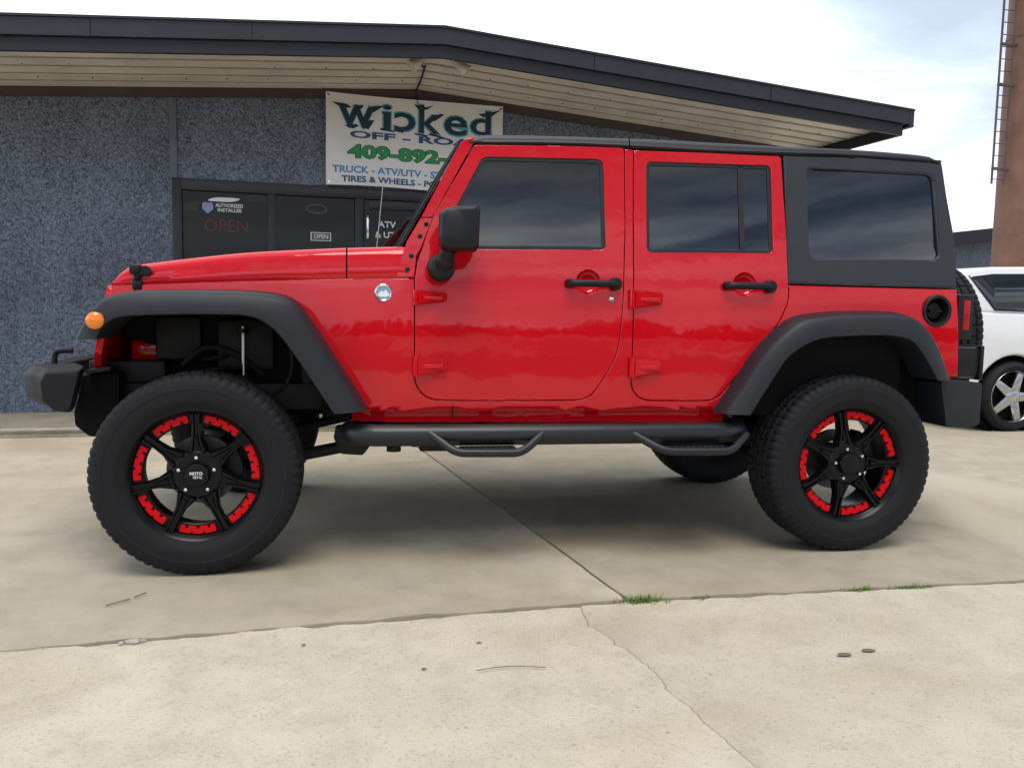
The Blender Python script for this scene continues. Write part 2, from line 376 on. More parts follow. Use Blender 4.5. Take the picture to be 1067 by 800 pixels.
BA = R(5); BO = Vector((-4.07, 3.97, 0))
def B2W(s, n): return (BO.x + s*math.cos(BA) - n*math.sin(BA), BO.y + s*math.sin(BA) + n*math.cos(BA))
joint = [(-13, -2.45), (-6, -1.97), (-1.94, -1.60), (-.9, -1.505), (.20, -1.415), (1.976, -1.405), (7, -1.30), (16, -1.15)]
jn = path(joint, 1.0, .014)
jf = [(x, y+.022+.016*noise.noise(Vector((x*6, 3, 0)))) for x, y in path(joint, 4.0, .006)]
diag = path([(.212, -1.39), (-.278, 1.708), (-.46, 2.9)], 2.0, .003, .06)
crack = path([(.009, -1.46), (-.005, -1.62), (.085, -1.95), (.10, -2.2), (.155, -2.6), (.21, -3.2), (.16, -4.4), (.3, -6.8)], 6.0, .016, .02)
cR = [(x+.0012, y) for x, y in crack]; cL = [(x-.0010, y) for x, y in crack]
iL = [p for p in jn if p[0] < crack[0][0]-.004]; iR = [p for p in jn if p[0] > crack[0][0]+.006]
slab('front_slab', iL + [(crack[0][0]-.0015, iL[-1][1]-.004)] + cL + [(-13, -6.8)], CONC_N)
slab('front_slab', [(crack[0][0]+.0035, iR[0][1]-.004)] + iR + [(16, -6.8)] + cR[::-1], CONC_N)
curb0 = B2W(-9, -1.2); curbd = B2W(-3.2+3.6, -1.2)
cl = B2W(diag[-1][0]+4.07, -1.21); 
jfL = [p for p in jf if p[0] < .205]; jfR = [p for p in jf if p[0] > .222]
dl = [(x-.006, y) for x, y in diag[1:-1]]; dr = [(x+.008, y) for x, y in diag[1:-1]]
slab('middle_slab', jfL + dl + [B2W(3.47, -1.21), B2W(-9, -1.21)], CONC_F, top=.004)
slab('middle_slab', jfR[::-1] + dr + [B2W(3.52, -1.21), B2W(8.6, -1.21), (4.7, 9), (16, 9)], CONC_F, top=.004)
sw = slab('sidewalk', [B2W(-9, -1.2), B2W(8.6, -1.2), B2W(8.6, .05), B2W(-9, .05)], CONC_S, top=.062, thick=.2)
slab('concrete_ground', [(4.75, 9.02), (16.02, 9.02), (16.02, -6.8), (60, -6.8), (60, 30), (4.75, 30)], CONC_F, top=.002)
# pale curb nose along the sidewalk
bm = bmesh.new()
m = bmesh.new(); bmesh.ops.create_cube(m, size=1)
for v in m.verts: v.co = Vector((v.co.x*17.6-.2, v.co.y*.11-1.145, v.co.z*.05+.043))
bmesh.ops.bevel(m, geom=m.edges[:], offset=.012, segments=2, affect='EDGES'); merge(bm, m)
cb = obj('kerb', bm, mat('kerb_paint', (.50, .46, .38), .8, var=(6, .25), bump=(60, .3, .004))); cb.location = (BO.x, BO.y, 0); cb.rotation_euler.z = BA; tag(cb, kind='structure')

# ------------------------------------------------------------------ shop building (local frame: x along the front, y into the building)
bld = empty('shop_building', BO, BA); tag(bld, 'low grey pebble-dash shop with dark gabled roof edge and beige soffit', 'building')
RX, RZ, SL = 3.83, 3.285, .077        # ridge position, soffit height at the ridge, roof slope
def sof(s): return RZ - (SL if s < RX else .065)*abs(s-RX)
WL, WR, EL, ER = -5.6, 7.9, -.9-4.2, 8.50
EL = 2*RX-ER-1.0
WL = EL+.6
z0 = .06
# wall made of plates round the shopfront opening
OP0, OP1, OPT = 1.52, 5.6, 2.283
bm = bmesh.new()
def wallpoly(pts):
    prism(bm, pts, 0, .2)
wallpoly([(WL, z0), (OP0-.0, z0), (OP0-.0, sof(OP0)), (WL, sof(WL))])
wallpoly([(OP0+.0, OPT), (OP1, OPT), (OP1, sof(OP1)), (RX, RZ), (OP0, sof(OP0))])
wallpoly([(OP1, z0), (WR, z0), (WR, sof(WR)), (OP1, sof(OP1))])
prism(bm, [(WR-.2, z0), (WR, z0), (WR, sof(WR)), (WR-.2, sof(WR-.2))], .2, 15)
prism(bm, [(WL, z0), (WL+.2, z0), (WL+.2, sof(WL+.2)), (WL, sof(WL))], .2, 15)
prism(bm, [(WL+.2, z0), (WR-.2, z0), (WR-.2, sof(WR-.2)), (RX, RZ), (WL+.2, sof(WL+.2))], 14.8, 15)
obj('wall', bm, STUC, bld, smooth=False)
bm = bmesh.new(); box(bm, (OP0-.012, -.022, OPT+.002), (OP0+.052, -.002, sof(OP0)-.085), .004); box(bm, (-3.2, -.022, z0), (-3.14, -.002, sof(-3.2)-.085), .004); obj('batten', bm, BATT, bld)
# dark trim under the soffit
bm = bmesh.new()
for a, b in ((WL, RX), (RX, WR)):
    prism(bm, [(a, sof(a)-.085), (b, sof(b)-.085), (b, sof(b)+.0), (a, sof(a)+.0)], -.035, -.003)
obj('eave_trim', bm, TRIM, bld, smooth=False)
# corrugated soffit, ribs running along the front
OV = 1.55
bm = bmesh.new(); prof = []
npitch = 6
for i in range(npitch):
    p = (OV-.08)/npitch; y = -.03-i*p
    for q, h in ((0, 0), (.33, .008), (.64, 0), (.645, .006), (.44, .12), (.97, .12), (.925, .006), (.93, 0)): prof.append((y-q*p, h))
prof.append((-OV+.02, 0))
drop = lambda y: .0
for a, b in ((EL+.03, RX), (RX, ER-.03)):
    N = 12; rows = []
    for k in range(N+1):
        s = a+(b-a)*k/N; rows.append([bm.verts.new((s, y, sof(s)+h+.002)) for y, h in prof])
    for r1, r2 in zip(rows, rows[1:]):
        for j in range(len(prof)-1): bm.faces.new((r1[j], r1[j+1], r2[j+1], r2[j]))
obj('soffit', bm, SOFF, bld, sharp=30)
# roof deck
bm = bmesh.new()
for a, b in ((EL, RX), (RX, ER)):
    prism(bm, [(a, sof(a)+.124), (b, sof(b)+.124), (b, sof(b)+.138), (a, sof(a)+.138)], -OV+.03, 15.4)
obj('roof', bm, FASC2, bld, smooth=False)
# fascia: tall upper band and a recessed lower band
bm = bmesh.new(); bm2 = bmesh.new()
for a, b in ((EL, RX), (RX, ER)):
    prism(bm, [(a, sof(a)-.005), (b, sof(b)-.005), (b, sof(b)+.13), (a, sof(a)+.13)], -OV-.045, -OV+.01)
    prism(bm, [(a, sof(a)+.125), (b, sof(b)+.125), (b, sof(b)+.142), (a, sof(a)+.142)], -OV-.06, -OV+.05)
    ca, cb_ = (a, b) if a == RX else (a, b)
    prism(bm2, [(a+(.1 if a == EL else 0), sof(a)-.105), (b-(.1 if b == ER else 0), sof(b)-.105), (b-(.1 if b == ER else 0), sof(b)-.004), (a+(.1 if a == EL else 0), sof(a)-.004)], -OV-.012, -OV+.03)
for e, sg in ((EL, 1), (ER, -1)):
    prism(bm, [(e, sof(e)-.03), (e+sg*.05, sof(e)-.03), (e+sg*.05, sof(e)+.138), (e, sof(e)+.138)], -OV-.047, 15.3)
    prism(bm2, [(e+sg*.06, sof(e)-.10), (e+sg*.1, sof(e)-.10), (e+sg*.1, sof(e)+.0), (e+sg*.06, sof(e)+.0)], -OV+.03, 15.2)
obj('fascia', bm, FASC, bld, smooth=False); obj('fascia_lower_band', bm2, FASC2, bld, smooth=False)
# soffit screws and fascia joints
bm = bmesh.new()
for k in range(25):
    s = EL+.3+k*.4
    for y in (-.35, -.78, -1.22):
        m = bmesh.new(); bmesh.ops.create_uvsphere(m, u_segments=8, v_segments=5, radius=.007); merge(bm, m, 0, Matrix.Translation((s+.07*math.sin(k*7+y*9), y, sof(s)+.004)))
obj('soffit_screws', bm, LAD, bld)
bm = bmesh.new()
for s in (1.15, 2.3, 5.15, 6.9, -1.2): prism(bm, [(s, sof(s)-.0), (s+.006, sof(s)-.0), (s+.006, sof(s)+.12), (s, sof(s)+.12)], -OV-.048, -OV-.044)
obj('fascia_joint', bm, BLACK, bld, smooth=False)
# twin flood lamps on the soffit at the ridge, with their cable
for sg, nm in ((-1, ''), (1, '')):
    fl = bmesh.new()
    c = Vector((RX+sg*.11-.01, -OV+.17, sof(RX)-.05)); d = Vector((sg*.75, -.1, -.62)).normalized()
    pts = [c, c+d*.03, c+d*.06, c+d*.17]
    tube(fl, pts, [.028, .03, .033, .062], 14)
    f_ = obj('flood_lamp', fl, PALEW, bld)
    k = bmesh.new(); tube(k, [c-d*.01, (RX+sg*.03, -OV+.17, sof(RX)-.012), (RX+sg*.03, -OV+.17, sof(RX)+.01)], .012, 8); obj('bracket', k, LAD, f_)
bm = bmesh.new(); tube(bm, smoothpath([(RX-.08, -OV+.2, RZ-.02), (RX-.12, -OV+.42, RZ-.045), (RX-.06, -OV+.62, RZ-.03), (RX-.05, -.9, RZ-.015), (RX-.01, -.4, RZ-.01), (RX, -.05, RZ-.02)]), .009, 8); obj('lamp_cable', bm, BLACK, bld)
# small vent on the ridge
bm = bmesh.new(); box(bm, (RX-.28, .2, RZ+.13), (RX+.02, .5, RZ+.30), .02); tube(bm, [(RX-.12, .3, RZ+.28), (RX-.12, .3, RZ+.36)], .05, 12); obj('roof_vent', bm, STEEL, bld)
# shopfront: frame, panes, interior
sf = bmesh.new()
FT = OPT; F0 = OP0
def fb(a, b, c, d): box(sf, (a, -.012, c), (b, .10, d), .004)
P1a, P1b, P2a, P2b, D0, D1 = 1.605, 2.395, 2.465, 3.235, 3.32, 4.35
fb(F0, F0+.085, z0, FT); fb(F0+.085, OP1, FT-.105, FT)            # jamb and head
fb(P1b, P2a, z0, FT-.105); fb(P2b, D0, z0, FT-.105); fb(D1, D1+.08, z0, FT-.105); fb(OP1-.07, OP1, z0, FT-.105)
fb(P1a, P1b, z0, z0+.12); fb(P2a, P2b, z0, z0+.12); fb(P1a, P1b, 1.0, 1.06); fb(P2a, P2b, 1.0, 1.06); fb(D1+.08, OP1-.07, z0, z0+.12)
frm = obj('shopfront_frame', sf, ALU, bld)
def pane(name, a, b, c, d, y=.04, par=bld):
    k = bmesh.new(); box(k, (a, y, c), (b, y+.008, d), 0); return obj(name, k, SHOPG, par, smooth=False)
w1 = pane('window_pane', P1a, P1b, 1.06, FT-.105); w1b = pane('window_pane', P1a, P1b, z0+.12, 1.0)
w2 = pane('window_pane', P2a, P2b, 1.06, FT-.105); w2b = pane('window_pane', P2a, P2b, z0+.12, 1.0)
w3 = pane('window_pane', D1+.08, OP1-.07, z0+.12, FT-.105)
# glazed door, its head rail lower than the window heads
k = bmesh.new()
for a, b, c, d in ((D0+.005, D0+.06, z0, FT-.11), (D1-.06, D1-.005, z0, FT-.11), (D0+.06, D1-.06, FT-.20, FT-.11), (D0+.06, D1-.06, z0, z0+.22)): box(k, (a, .012, c), (b, .07, d), .003)
door = obj('shop_door', k, ALU, bld)
dp = pane('door_pane', D0+.06, D1-.06, z0+.22, FT-.20, .04, door)
k = bmesh.new(); tube(k, smoothpath([(D0+.035, .012, 1.78), (D0+.035, -.05, 1.80), (D0+.035, -.05, 2.0), (D0+.035, .012, 2.02)], 5), .014, 8); obj('door_handle', k, CHROME, door)
k = bmesh.new()
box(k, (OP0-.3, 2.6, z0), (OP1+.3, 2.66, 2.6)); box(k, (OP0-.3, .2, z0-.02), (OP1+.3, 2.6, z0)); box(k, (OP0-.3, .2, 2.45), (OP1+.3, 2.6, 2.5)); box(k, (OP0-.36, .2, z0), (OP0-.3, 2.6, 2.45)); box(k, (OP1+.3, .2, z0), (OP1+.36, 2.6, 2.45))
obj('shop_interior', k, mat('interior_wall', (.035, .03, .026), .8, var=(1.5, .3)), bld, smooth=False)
k = bmesh.new(); box(k, (1.9, 1.0, .06), (2.5, 1.5, 1.5), .01); box(k, (2.7, 1.6, .06), (3.3, 2.1, 1.75), .01); box(k, (3.6, 1.4, .06), (4.3, 1.9, 1.2), .01); obj('display_shelf', k, INT, bld)
# window graphics
def gfx(name, bm, m, par): return obj(name, bm, m, par, smooth=False)
k = bmesh.new(); n = 40
ring = [k.verts.new((1.985+.145*math.cos(2*PI*i/n), .036, 2.105+.021*math.sin(2*PI*i/n)+(.012*(math.cos(2*PI*i/n))**3))) for i in range(n)]; f = k.faces.new(ring); f.normal_update()
gfx('oval_decal', k, STICK, w1)
k = text_bm('AUTHORIZED', .255, .036, .02); shift(k, (1.905, .035, 2.032)); gfx('lettering', k, STICK, w1)
k = text_bm('INSTALLER', .225, .034, .02); shift(k, (1.925, .035, 1.988)); gfx('lettering', k, STICK, w1)
k = bmesh.new(); k.faces.new([k.verts.new((x, .036, z)) for x, z in rounded([(1.785, 2.06), (1.805, 2.075), (1.835, 2.068), (1.865, 2.075), (1.885, 2.06), (1.885, 2.01), (1.835, 1.965), (1.785, 2.01)], .01, 3)]); gfx('shield_decal', k, STICKB, w1)
k = text_bm('OPEN', .40, .12, -.004); shift(k, (1.80, .060, 1.80)); 
r = bmesh.ops.extrude_face_region(k, geom=k.faces[:]); [setattr(v.co, 'y', v.co.y+.02) for v in r['geom'] if isinstance(v, bmesh.types.BMVert)]
neon = gfx('neon_sign', k, NEON, None); neon.parent = None; neon.matrix_world = Matrix.Translation(BO) @ Matrix.Rotation(BA, 4, 'Z')
tag(neon, 'dim red OPEN sign hanging inside the left shop window', 'sign')
for a, b, c, d in ((2.20, 2.37, 2.10, 2.165), (1.615, 1.74, 1.985, 2.07), (2.47, 2.54, 2.135, 2.165)):  # plain yellow rectangles just behind the panes
    k = bmesh.new(); box(k, (a, .056, c), (b, .060, d)); o_ = obj('yellow_panel', k, OCHRE, bld, smooth=False)
k = bmesh.new(); box(k, (2.80, .027, 1.745), (3.0, .033, 1.83), .002); pl = obj('open_placard', k, STICK, None); pl.matrix_world = neon.matrix_world.copy()
tag(pl, 'small white placard in the middle shop window above the hood', 'sign')
k = bmesh.new(); box(k, (2.81, .0245, 1.752), (2.99, .0265, 1.822)); obj('dark_field', k, mat('placard_grey', (.10, .10, .10), .6), pl, smooth=False)
k = text_bm('OPEN', .14, .042, .01); shift(k, (2.83, .0235, 1.768)); obj('lettering', k, STICK, pl, smooth=False)
k = text_bm('ATV', .18, .062, .02); shift(k, (3.47, .035, 1.905)); gfx('lettering', k, STICK, dp)
k = text_bm('& UTV', .26, .062, .02); shift(k, (3.44, .035, 1.80)); gfx('lettering', k, STICK, dp)
k = bmesh.new(); cx, cz = 2.86, 2.06
for a0, a1, rr in ((0, 2*PI, .10),):
    n = 36; o1 = [k.verts.new((cx+rr*1.0*math.cos(2*PI*i/n), .036, cz+.045*math.sin(2*PI*i/n))) for i in range(n)]; i1 = [k.verts.new((cx+rr*.9*math.cos(2*PI*i/n), .036, cz+.036*math.sin(2*PI*i/n))) for i in range(n)]
    for i in range(n): k.faces.new((o1[i], o1[(i+1) % n], i1[(i+1) % n], i1[i]))
gfx('faint_oval_decal', k, mat('faded_decal', (.10, .11, .12), .6), w2)

# ------------------------------------------------------------------ banner
ban = empty('vinyl_banner', BO, BA); tag(ban, 'white vinyl banner with blue and green off-road shop lettering above the window', 'banner')
BX0, BX1, BZ0, BZ1 = 2.945, 4.74, 2.292, 3.185
def wave(s, z):
    u = (s-BX0)/(BX1-BX0); v = (z-BZ0)/(BZ1-BZ0)
    return -.062 - .010*math.sin(u*9+v*2.2) - .006*math.sin(u*4-v*7) - .012*math.sin(v*PI)*math.sin(u*PI) + .004*noise.noise(Vector((s*4, z*9, 0)))
def edge(s, z):      # top edge sags between its ties
    u = (s-BX0)/(BX1-BX0); v = (z-BZ0)/(BZ1-BZ0)
    return z - .014*v*math.sin(u*PI)*(1-v*.2) + .008*(1-v)*math.sin(u*PI*2)
bm = bmesh.new(); NX, NZ = 60, 36
gr = [[bm.verts.new((BX0+(BX1-BX0)*i/NX, wave(BX0+(BX1-BX0)*i/NX, BZ0+(BZ1-BZ0)*j/NZ), edge(BX0+(BX1-BX0)*i/NX, BZ0+(BZ1-BZ0)*j/NZ))) for i in range(NX+1)] for j in range(NZ+1)]
for j in range(NZ):
    for i in range(NX): bm.faces.new((gr[j][i], gr[j][i+1], gr[j+1][i+1], gr[j+1][i]))
r = bmesh.ops.extrude_face_region(bm, geom=bm.faces[:])
for v in r['geom']:
    if isinstance(v, bmesh.types.BMVert): v.co.y += .003
bmesh.ops.recalc_face_normals(bm, faces=bm.faces[:])
obj('sheet', bm, VINYL, ban)
def ink(name, bm, m, lift):
    bmesh.ops.subdivide_edges(bm, edges=[e for e in bm.edges if e.calc_length() > .06], cuts=1)
    for v in bm.verts: v.co = Vector((v.co.x, wave(v.co.x, v.co.z)-lift, edge(v.co.x, v.co.z)))
    bmesh.ops.triangulate(bm, faces=bm.faces[:])
    for f in bm.faces:
        f.normal_update()
        if f.normal.y > 0: f.normal_flip()
    return obj(name, bm, m, ban, smooth=False)
bw, bh = BX1-BX0, BZ1-BZ0
def U(px): return BX0 + (px-90)/895*bw
def V(t): return BZ1 - t*bh            # t = fraction from the top edge
# main word: six drawn letters with thorned serifs
def letter(ch, s0, s1, za, zb, bold):
    if ch == 'c':
        b_ = text_bm('c', s1-s0, zb-za, bold)
        for v in b_.verts: v.co.x = (s1-s0)-v.co.x
        for f in b_.faces: f.normal_flip()
    else: b_ = text_bm(ch, s1-s0, zb-za, bold)
    shift(b_, (s0, 0, za)); return b_
def word(bold, grow):
    W_ = bmesh.new()
    for ch, a, b, t0, t1 in (('w', 150, 325, .125, .365), ('i', 368, 408, .085, .355), ('c', 425, 528, .155, .36), ('k', 548, 655, .055, .362), ('e', 675, 795, .15, .365), ('d', 812, 920, .07, .34)):
        L_ = letter(ch, U(a)-grow, U(b)+grow, V(t1)-grow, V(t0)+grow, bold); merge(W_, L_)
    def tri(*p): W_.faces.new([W_.verts.new((U(x), 0, V(t))) for x, t in p])
    for ps in (((118, .105), (190, .115), (215, .15), (165, .165)), ((215, .125), (275, .11), (262, .155)), ((290, .145), (330, .105), (372, .10), (318, .185)),
               ((356, .34), (425, .365), (425, .38), (354, .368)), ((520, .05), (585, .075), (620, .05), (588, .10), (545, .11)), ((600, .20), (655, .135), (675, .145), (625, .225)), ((605, .355), (680, .395), (665, .405), (595, .38)),
               ((855, .105), (905, .085), (972, .045), (925, .12), (878, .135)), ((525, .37), (595, .385), (588, .40), (528, .388)), ((175, .35), (220, .38), (250, .345), (235, .325)), ((356, .165), (378, .17), (405, .17), (408, .19), (368, .19)), ((268, .355), (296, .375), (325, .27), (300, .27)),
               ((425, .33), (425, .365), (470, .38), (470, .35)), ((880, .32), (920, .32), (945, .35), (885, .345))):
        tri(*ps)
    return W_
ink('lettering', word(.030, .015), INKT, .002); ink('lettering', word(.012, 0), INKN, .004)
def line(body, a, b, t0, t1, m, m2=None, bold=.02, grow=.006):
    if m2:
        k = text_bm(body, U(b)-U(a)+2*grow, (t1-t0)*bh+2*grow, bold+.03); shift(k, (U(a)-grow, 0, V(t1)-grow)); ink('lettering', k, m2, .002)
    k = text_bm(body, U(b)-U(a), (t1-t0)*bh, bold); shift(k, (U(a), 0, V(t1))); ink('lettering', k, m, .004)
line('OFF - ROAD', 205, 905, .398, .478, INKB, None, .035)
line('409-892-1', 195, 740, .55, .70, INKG, INKN, .035, .007)
line('TRUCK - ATV/UTV - STE', 120, 690, .785, .865, INKL, None, .03)
line('TIRES & WHEELS - PO', 165, 640, .895, .965, INKB, None, .03)
bm = bmesh.new()
for s, z in ((BX0+.03, BZ1-.03), (BX1-.03, BZ1-.03), (BX0+.03, BZ0+.03), (BX1-.03, BZ0+.03), ((BX0+BX1)/2, BZ1-.03)):
    m = bmesh.new(); bmesh.ops.create_cone(m, cap_ends=True, segments=14, radius1=.014, radius2=.012, depth=.006); merge(bm, m, 0, Matrix.Translation((s, wave(s, z)-.004, edge(s, z))) @ Matrix.Rotation(PI/2, 4, 'X'))
obj('eyelet', bm, CHROME, ban)
bm = bmesh.new()
for s, z, s2, z2 in ((BX0+.03, BZ1-.03, BX0-.04, BZ1+.05), (BX1-.03, BZ1-.03, BX1+.05, BZ1+.0), ((BX0+BX1)/2, BZ1-.03, (BX0+BX1)/2, BZ1+.05)): tube(bm, [(s, wave(s, z)-.006, z), (s2, -.04, z2)], .004, 6)
obj('tie_cord', bm, BLACK, ban)

# ------------------------------------------------------------------ vehicle helpers
def half(z):
    if z < .95: return .80-.12*(.95-z)**2
    q = z-.98
    return .80 if q <= 0 else (.80-.2143*q*q if q < .35 else .77375-.15*(q-.35))
def YS(x, z):
    v = -.6-x; t = 0 if v <= 0 else (.8*v*v if v < .1 else .008+.16*(v-.1))
    return -(half(z)-t)
def bpY(px, py, y):
    d = (px-PW/2)/FPX*rt - (py-PH/2)/FPX*up + fw; t = (y-CAM.y)/d.y; return CAM + t*d
def S(px, py, f=YS, off=0.0):
    y = -.8
    if isinstance(f, (int, float)): P = bpY(px, py, f); return (P.x, P.z)
    for _ in range(10): P = bpY(px, py, y); y = f(P.x, P.z)+off
    return (P.x, P.z)
def SS(pts, f=YS): return [S(a, b, f) for a, b in pts]

def inset_loop(loop, d, inside):
    P = [Vector(p) for p in loop]; n = len(P)
    area = sum(P[i].x*P[(i+1) % n].y-P[(i+1) % n].x*P[i].y for i in range(n)); sg = (1 if area > 0 else -1)*(1 if inside else -1)
    out = []
    for i in range(n):
        a = (P[i]-P[i-1]).normalized(); b = (P[(i+1) % n]-P[i]).normalized()
        na, nb = Vector((-a.y, a.x))*sg, Vector((-b.y, b.x))*sg
        m_ = (na+nb)
        if m_.length < 1e-4: m_ = na
        m_.normalize(); k = 1/max(.5, m_.dot(na)); out.append(P[i]+m_*d*k)
    return out
def panel(name, outline, m, parent, f=YS, holes=(), gap=.0022, ring=.005, drop=.004, thick=.03, dz=.035, dx=.09, out=0.0):
    bm = bmesh.new(); lay = bm.faces.layers.int.new('k'); edges = []; quads = []
    for li, loop in enumerate([outline]+list(holes)):
        A_ = inset_loop(loop, gap if li == 0 else -gap*.0, li == 0); B_ = inset_loop(loop, (gap if li == 0 else 0)+ring, li == 0)
        va = [bm.verts.new((p.x, 0, p.y)) for p in A_]; vb = [bm.verts.new((p.x, 0, p.y)) for p in B_]; n_ = len(va)
        for i in range(n_): edges.append(bm.edges.new((vb[i], vb[(i+1) % n_]))); quads.append((va[i], va[(i+1) % n_], vb[(i+1) % n_], vb[i]))
    bmesh.ops.triangle_fill(bm, use_beauty=True, use_dissolve=False, edges=edges, normal=(0, -1, 0))
    for q_ in quads: fc = bm.faces.new(q_); fc[lay] = 1
    bmesh.ops.triangulate(bm, faces=[fc for fc in bm.faces if fc[lay] == 1])
    zs = [v.co.z for v in bm.verts]; xs = [v.co.x for v in bm.verts]
    k = math.floor(min(zs)/dz)+1
    while k*dz < max(zs): bmesh.ops.bisect_plane(bm, geom=bm.verts[:]+bm.edges[:]+bm.faces[:], dist=1e-5, plane_co=(0, 0, k*dz), plane_no=(0, 0, 1)); k += 1
    k = math.floor(min(xs)/dx)+1
    while k*dx < max(xs): bmesh.ops.bisect_plane(bm, geom=bm.verts[:]+bm.edges[:]+bm.faces[:], dist=1e-5, plane_co=(k*dx, 0, 0), plane_no=(1, 0, 0)); k += 1
    for fc in bm.faces:
        fc.normal_update()
        if fc.normal.y > 0: fc.normal_flip()
    bv = {v for e in bm.edges if e.is_boundary for v in e.verts}
    for v in bm.verts: v.co.y = f(v.co.x, v.co.z)-out
    outdir = {}
    for e in bm.edges:
        if e.is_boundary:
            p, q = e.verts; t = q.co-p.co; n_ = Vector((-t.z, 0, t.x)); c_ = e.link_faces[0].calc_center_median(); mid_ = (p.co+q.co)/2
            if n_.dot(mid_-c_) < 0: n_.negate()
            if n_.length > 1e-7:
                n_.normalize()
                for v in (p, q): outdir[v] = outdir.get(v, Vector())+n_
    for v in bv: v.co.y += drop
    be = [e for e in bm.edges if e.is_boundary]
    r = bmesh.ops.extrude_edge_only(bm, edges=be)
    for g_ in r['geom']:
        if isinstance(g_, bmesh.types.BMVert): g_.co.y += thick
        if isinstance(g_, bmesh.types.BMFace): g_[lay] = 2
    # outward wall orientation
    bmesh.ops.recalc_face_normals(bm, faces=bm.faces[:])
    big = [fc for fc in bm.faces if fc[lay] == 0]
    tot = sum(fc.normal.y*fc.calc_area() for fc in big)
    if tot > 0: bmesh.ops.reverse_faces(bm, faces=bm.faces[:])
    bm.normal_update()
    e = .004
    def an(x, z): return Vector(((f(x+e, z)-f(x-e, z))/(2*e), -1, (f(x, z+e)-f(x, z-e))/(2*e))).normalized()
    outd = {v: outdir[v].normalized() for v in bv if v in outdir and outdir[v].length > 1e-6}
    nor = []
    for fc in bm.faces:
        for lp in fc.loops:
            v = lp.vert
            if fc[lay] == 0: nor.append(an(v.co.x, v.co.z))
            elif fc[lay] == 1:
                a = an(v.co.x, v.co.z); nor.append((a+outd[v]*.8).normalized() if v in outd else a)
            else: nor.append(fc.normal.copy())
    me = bpy.data.meshes.new(name); bm.to_mesh(me); bm.free(); me.materials.append(m); me.shade_smooth()
    me.normals_split_custom_set([tuple(q) for q in nor])
    return link(bpy.data.objects.new(name, me), parent)
def mirror(o, parent=None):
    """the far side twin of a part, its children with it"""
    c = o.copy()
    if o.type == 'MESH':
        bm = bmesh.new(); bm.from_mesh(o.data)
        for v in bm.verts: v.co.y *= -1
        bmesh.ops.reverse_faces(bm, faces=bm.faces[:])
        me = bpy.data.meshes.new(o.data.name); bm.to_mesh(me); bm.free()
        for m_ in o.data.materials: me.materials.append(m_)
        me.shade_smooth(); me.set_sharp_from_angle(angle=R(40)); c.data = me
    c.location.y *= -1
    link(c, parent)
    for ch in o.children: mirror(ch, c)
    return c

car = empty('off_road_vehicle', (0, 0, 0))
tag(car, 'red lifted four-door off-road vehicle with charcoal hard top on big black wheels', 'car')
WX, TR, TY = 1.4735, .422, -.762
both = []

# flare outlines first: they also cut the body side
def resample(pts, n):
    P = [Vector(p) for p in pts]; L_ = [0]
    for a, b in zip(P, P[1:]): L_.append(L_[-1]+(b-a).length)
    out = []
    for i in range(n):
        t = L_[-1]*i/(n-1); k = 0
        while k < len(L_)-2 and L_[k+1] < t: k += 1
        out.append(P[k].lerp(P[k+1], (t-L_[k])/max(1e-9, L_[k+1]-L_[k])))
    return out
def sm2(pts, n=6): return [v.to_2d() for v in smoothpath([(a, b, 0) for a, b in pts], n)]
F_out = [(77, 353.5), (83, 341), (91, 327.5), (99, 317), (110, 309), (134, 304), (180, 302.5), (233, 303), (262, 304), (284, 307), (298, 311), (310, 320), (326, 342), (354, 384.5), (381.5, 428)]
F_in = [(100, 353.7), (105, 344), (113, 335.5), (122, 331.5), (134, 329.5), (180, 328), (233, 328), (252, 328.8), (267, 332), (279, 339), (289, 347.5), (305, 368), (326, 399), (347.5, 431.5)]
R_out = [(752.5, 431), (772, 402), (793, 370), (808, 353), (821, 341.5), (838, 331.5), (870, 326.8), (900, 325.8), (926, 326), (942, 327), (954, 331), (968, 343), (980, 366), (989.5, 396)]
R_in = [(782.5, 432.5), (800, 405), (817.5, 378), (827, 368), (839, 360.5), (852, 354.5), (870, 351.5), (900, 350), (926, 350), (941, 352), (952, 357), (961, 368), (970, 383), (977, 396)]
NF = 56
def curves(o_, i_): return resample(sm2(SS(o_, -.885)), NF), resample(sm2(SS(i_, -.925)), NF)
FO, FI = curves(F_out, F_in); RO, RI = curves(R_out, R_in)
def flare(A, B):
    bm = bmesh.new(); rings = []
    for a, b in zip(A, B):
        d = b-a; row = []
        ysA = YS(a.x, a.y)
        for t, y in ((-.10, min(ysA+.02, -.3)), (-.06, ysA-.012), (-.01, -.855), (.045, -.882), (.11, -.898), (.22, -.909), (.90, -.925), (.97, -.924), (1.0, -.914), (1.0, -.895), (.96, -.80), (.92, max(ysA, -.74)+.02)):
            p = a+d*t
            row.append(bm.verts.new((p.x, y, p.y)))
        rings.append(row)
    for r1, r2 in zip(rings, rings[1:]):
        for j in range(len(r1)-1): bm.faces.new((r1[j], r1[j+1], r2[j+1], r2[j]))
    bm.faces.new(rings[0]); bm.faces.new(rings[-1][::-1])
    bmesh.ops.recalc_face_normals(bm, faces=bm.faces[:])
    bmesh.ops.triangulate(bm, faces=[f for f in bm.faces if len(f.verts) > 4])
    return bm
ff = obj('fender_flare', flare(FO, FI), CHAR, car, 42); rf = obj('fender_flare', flare(RO, RI), CHAR, car, 42); both += [ff, rf]
# round amber marker on the front flare
cx, cz = S(98.5, 334, -.93); bm = bmesh.new(); lathe(bm, [(-.914, .034), (-.932, .033), (-.938, .028), (-.942, .016), (-.943, .001)], 28); [setattr(v, 'co', v.co+Vector((cx, 0, cz))) for v in bm.verts]; obj('side_marker', bm, AMBER, ff)

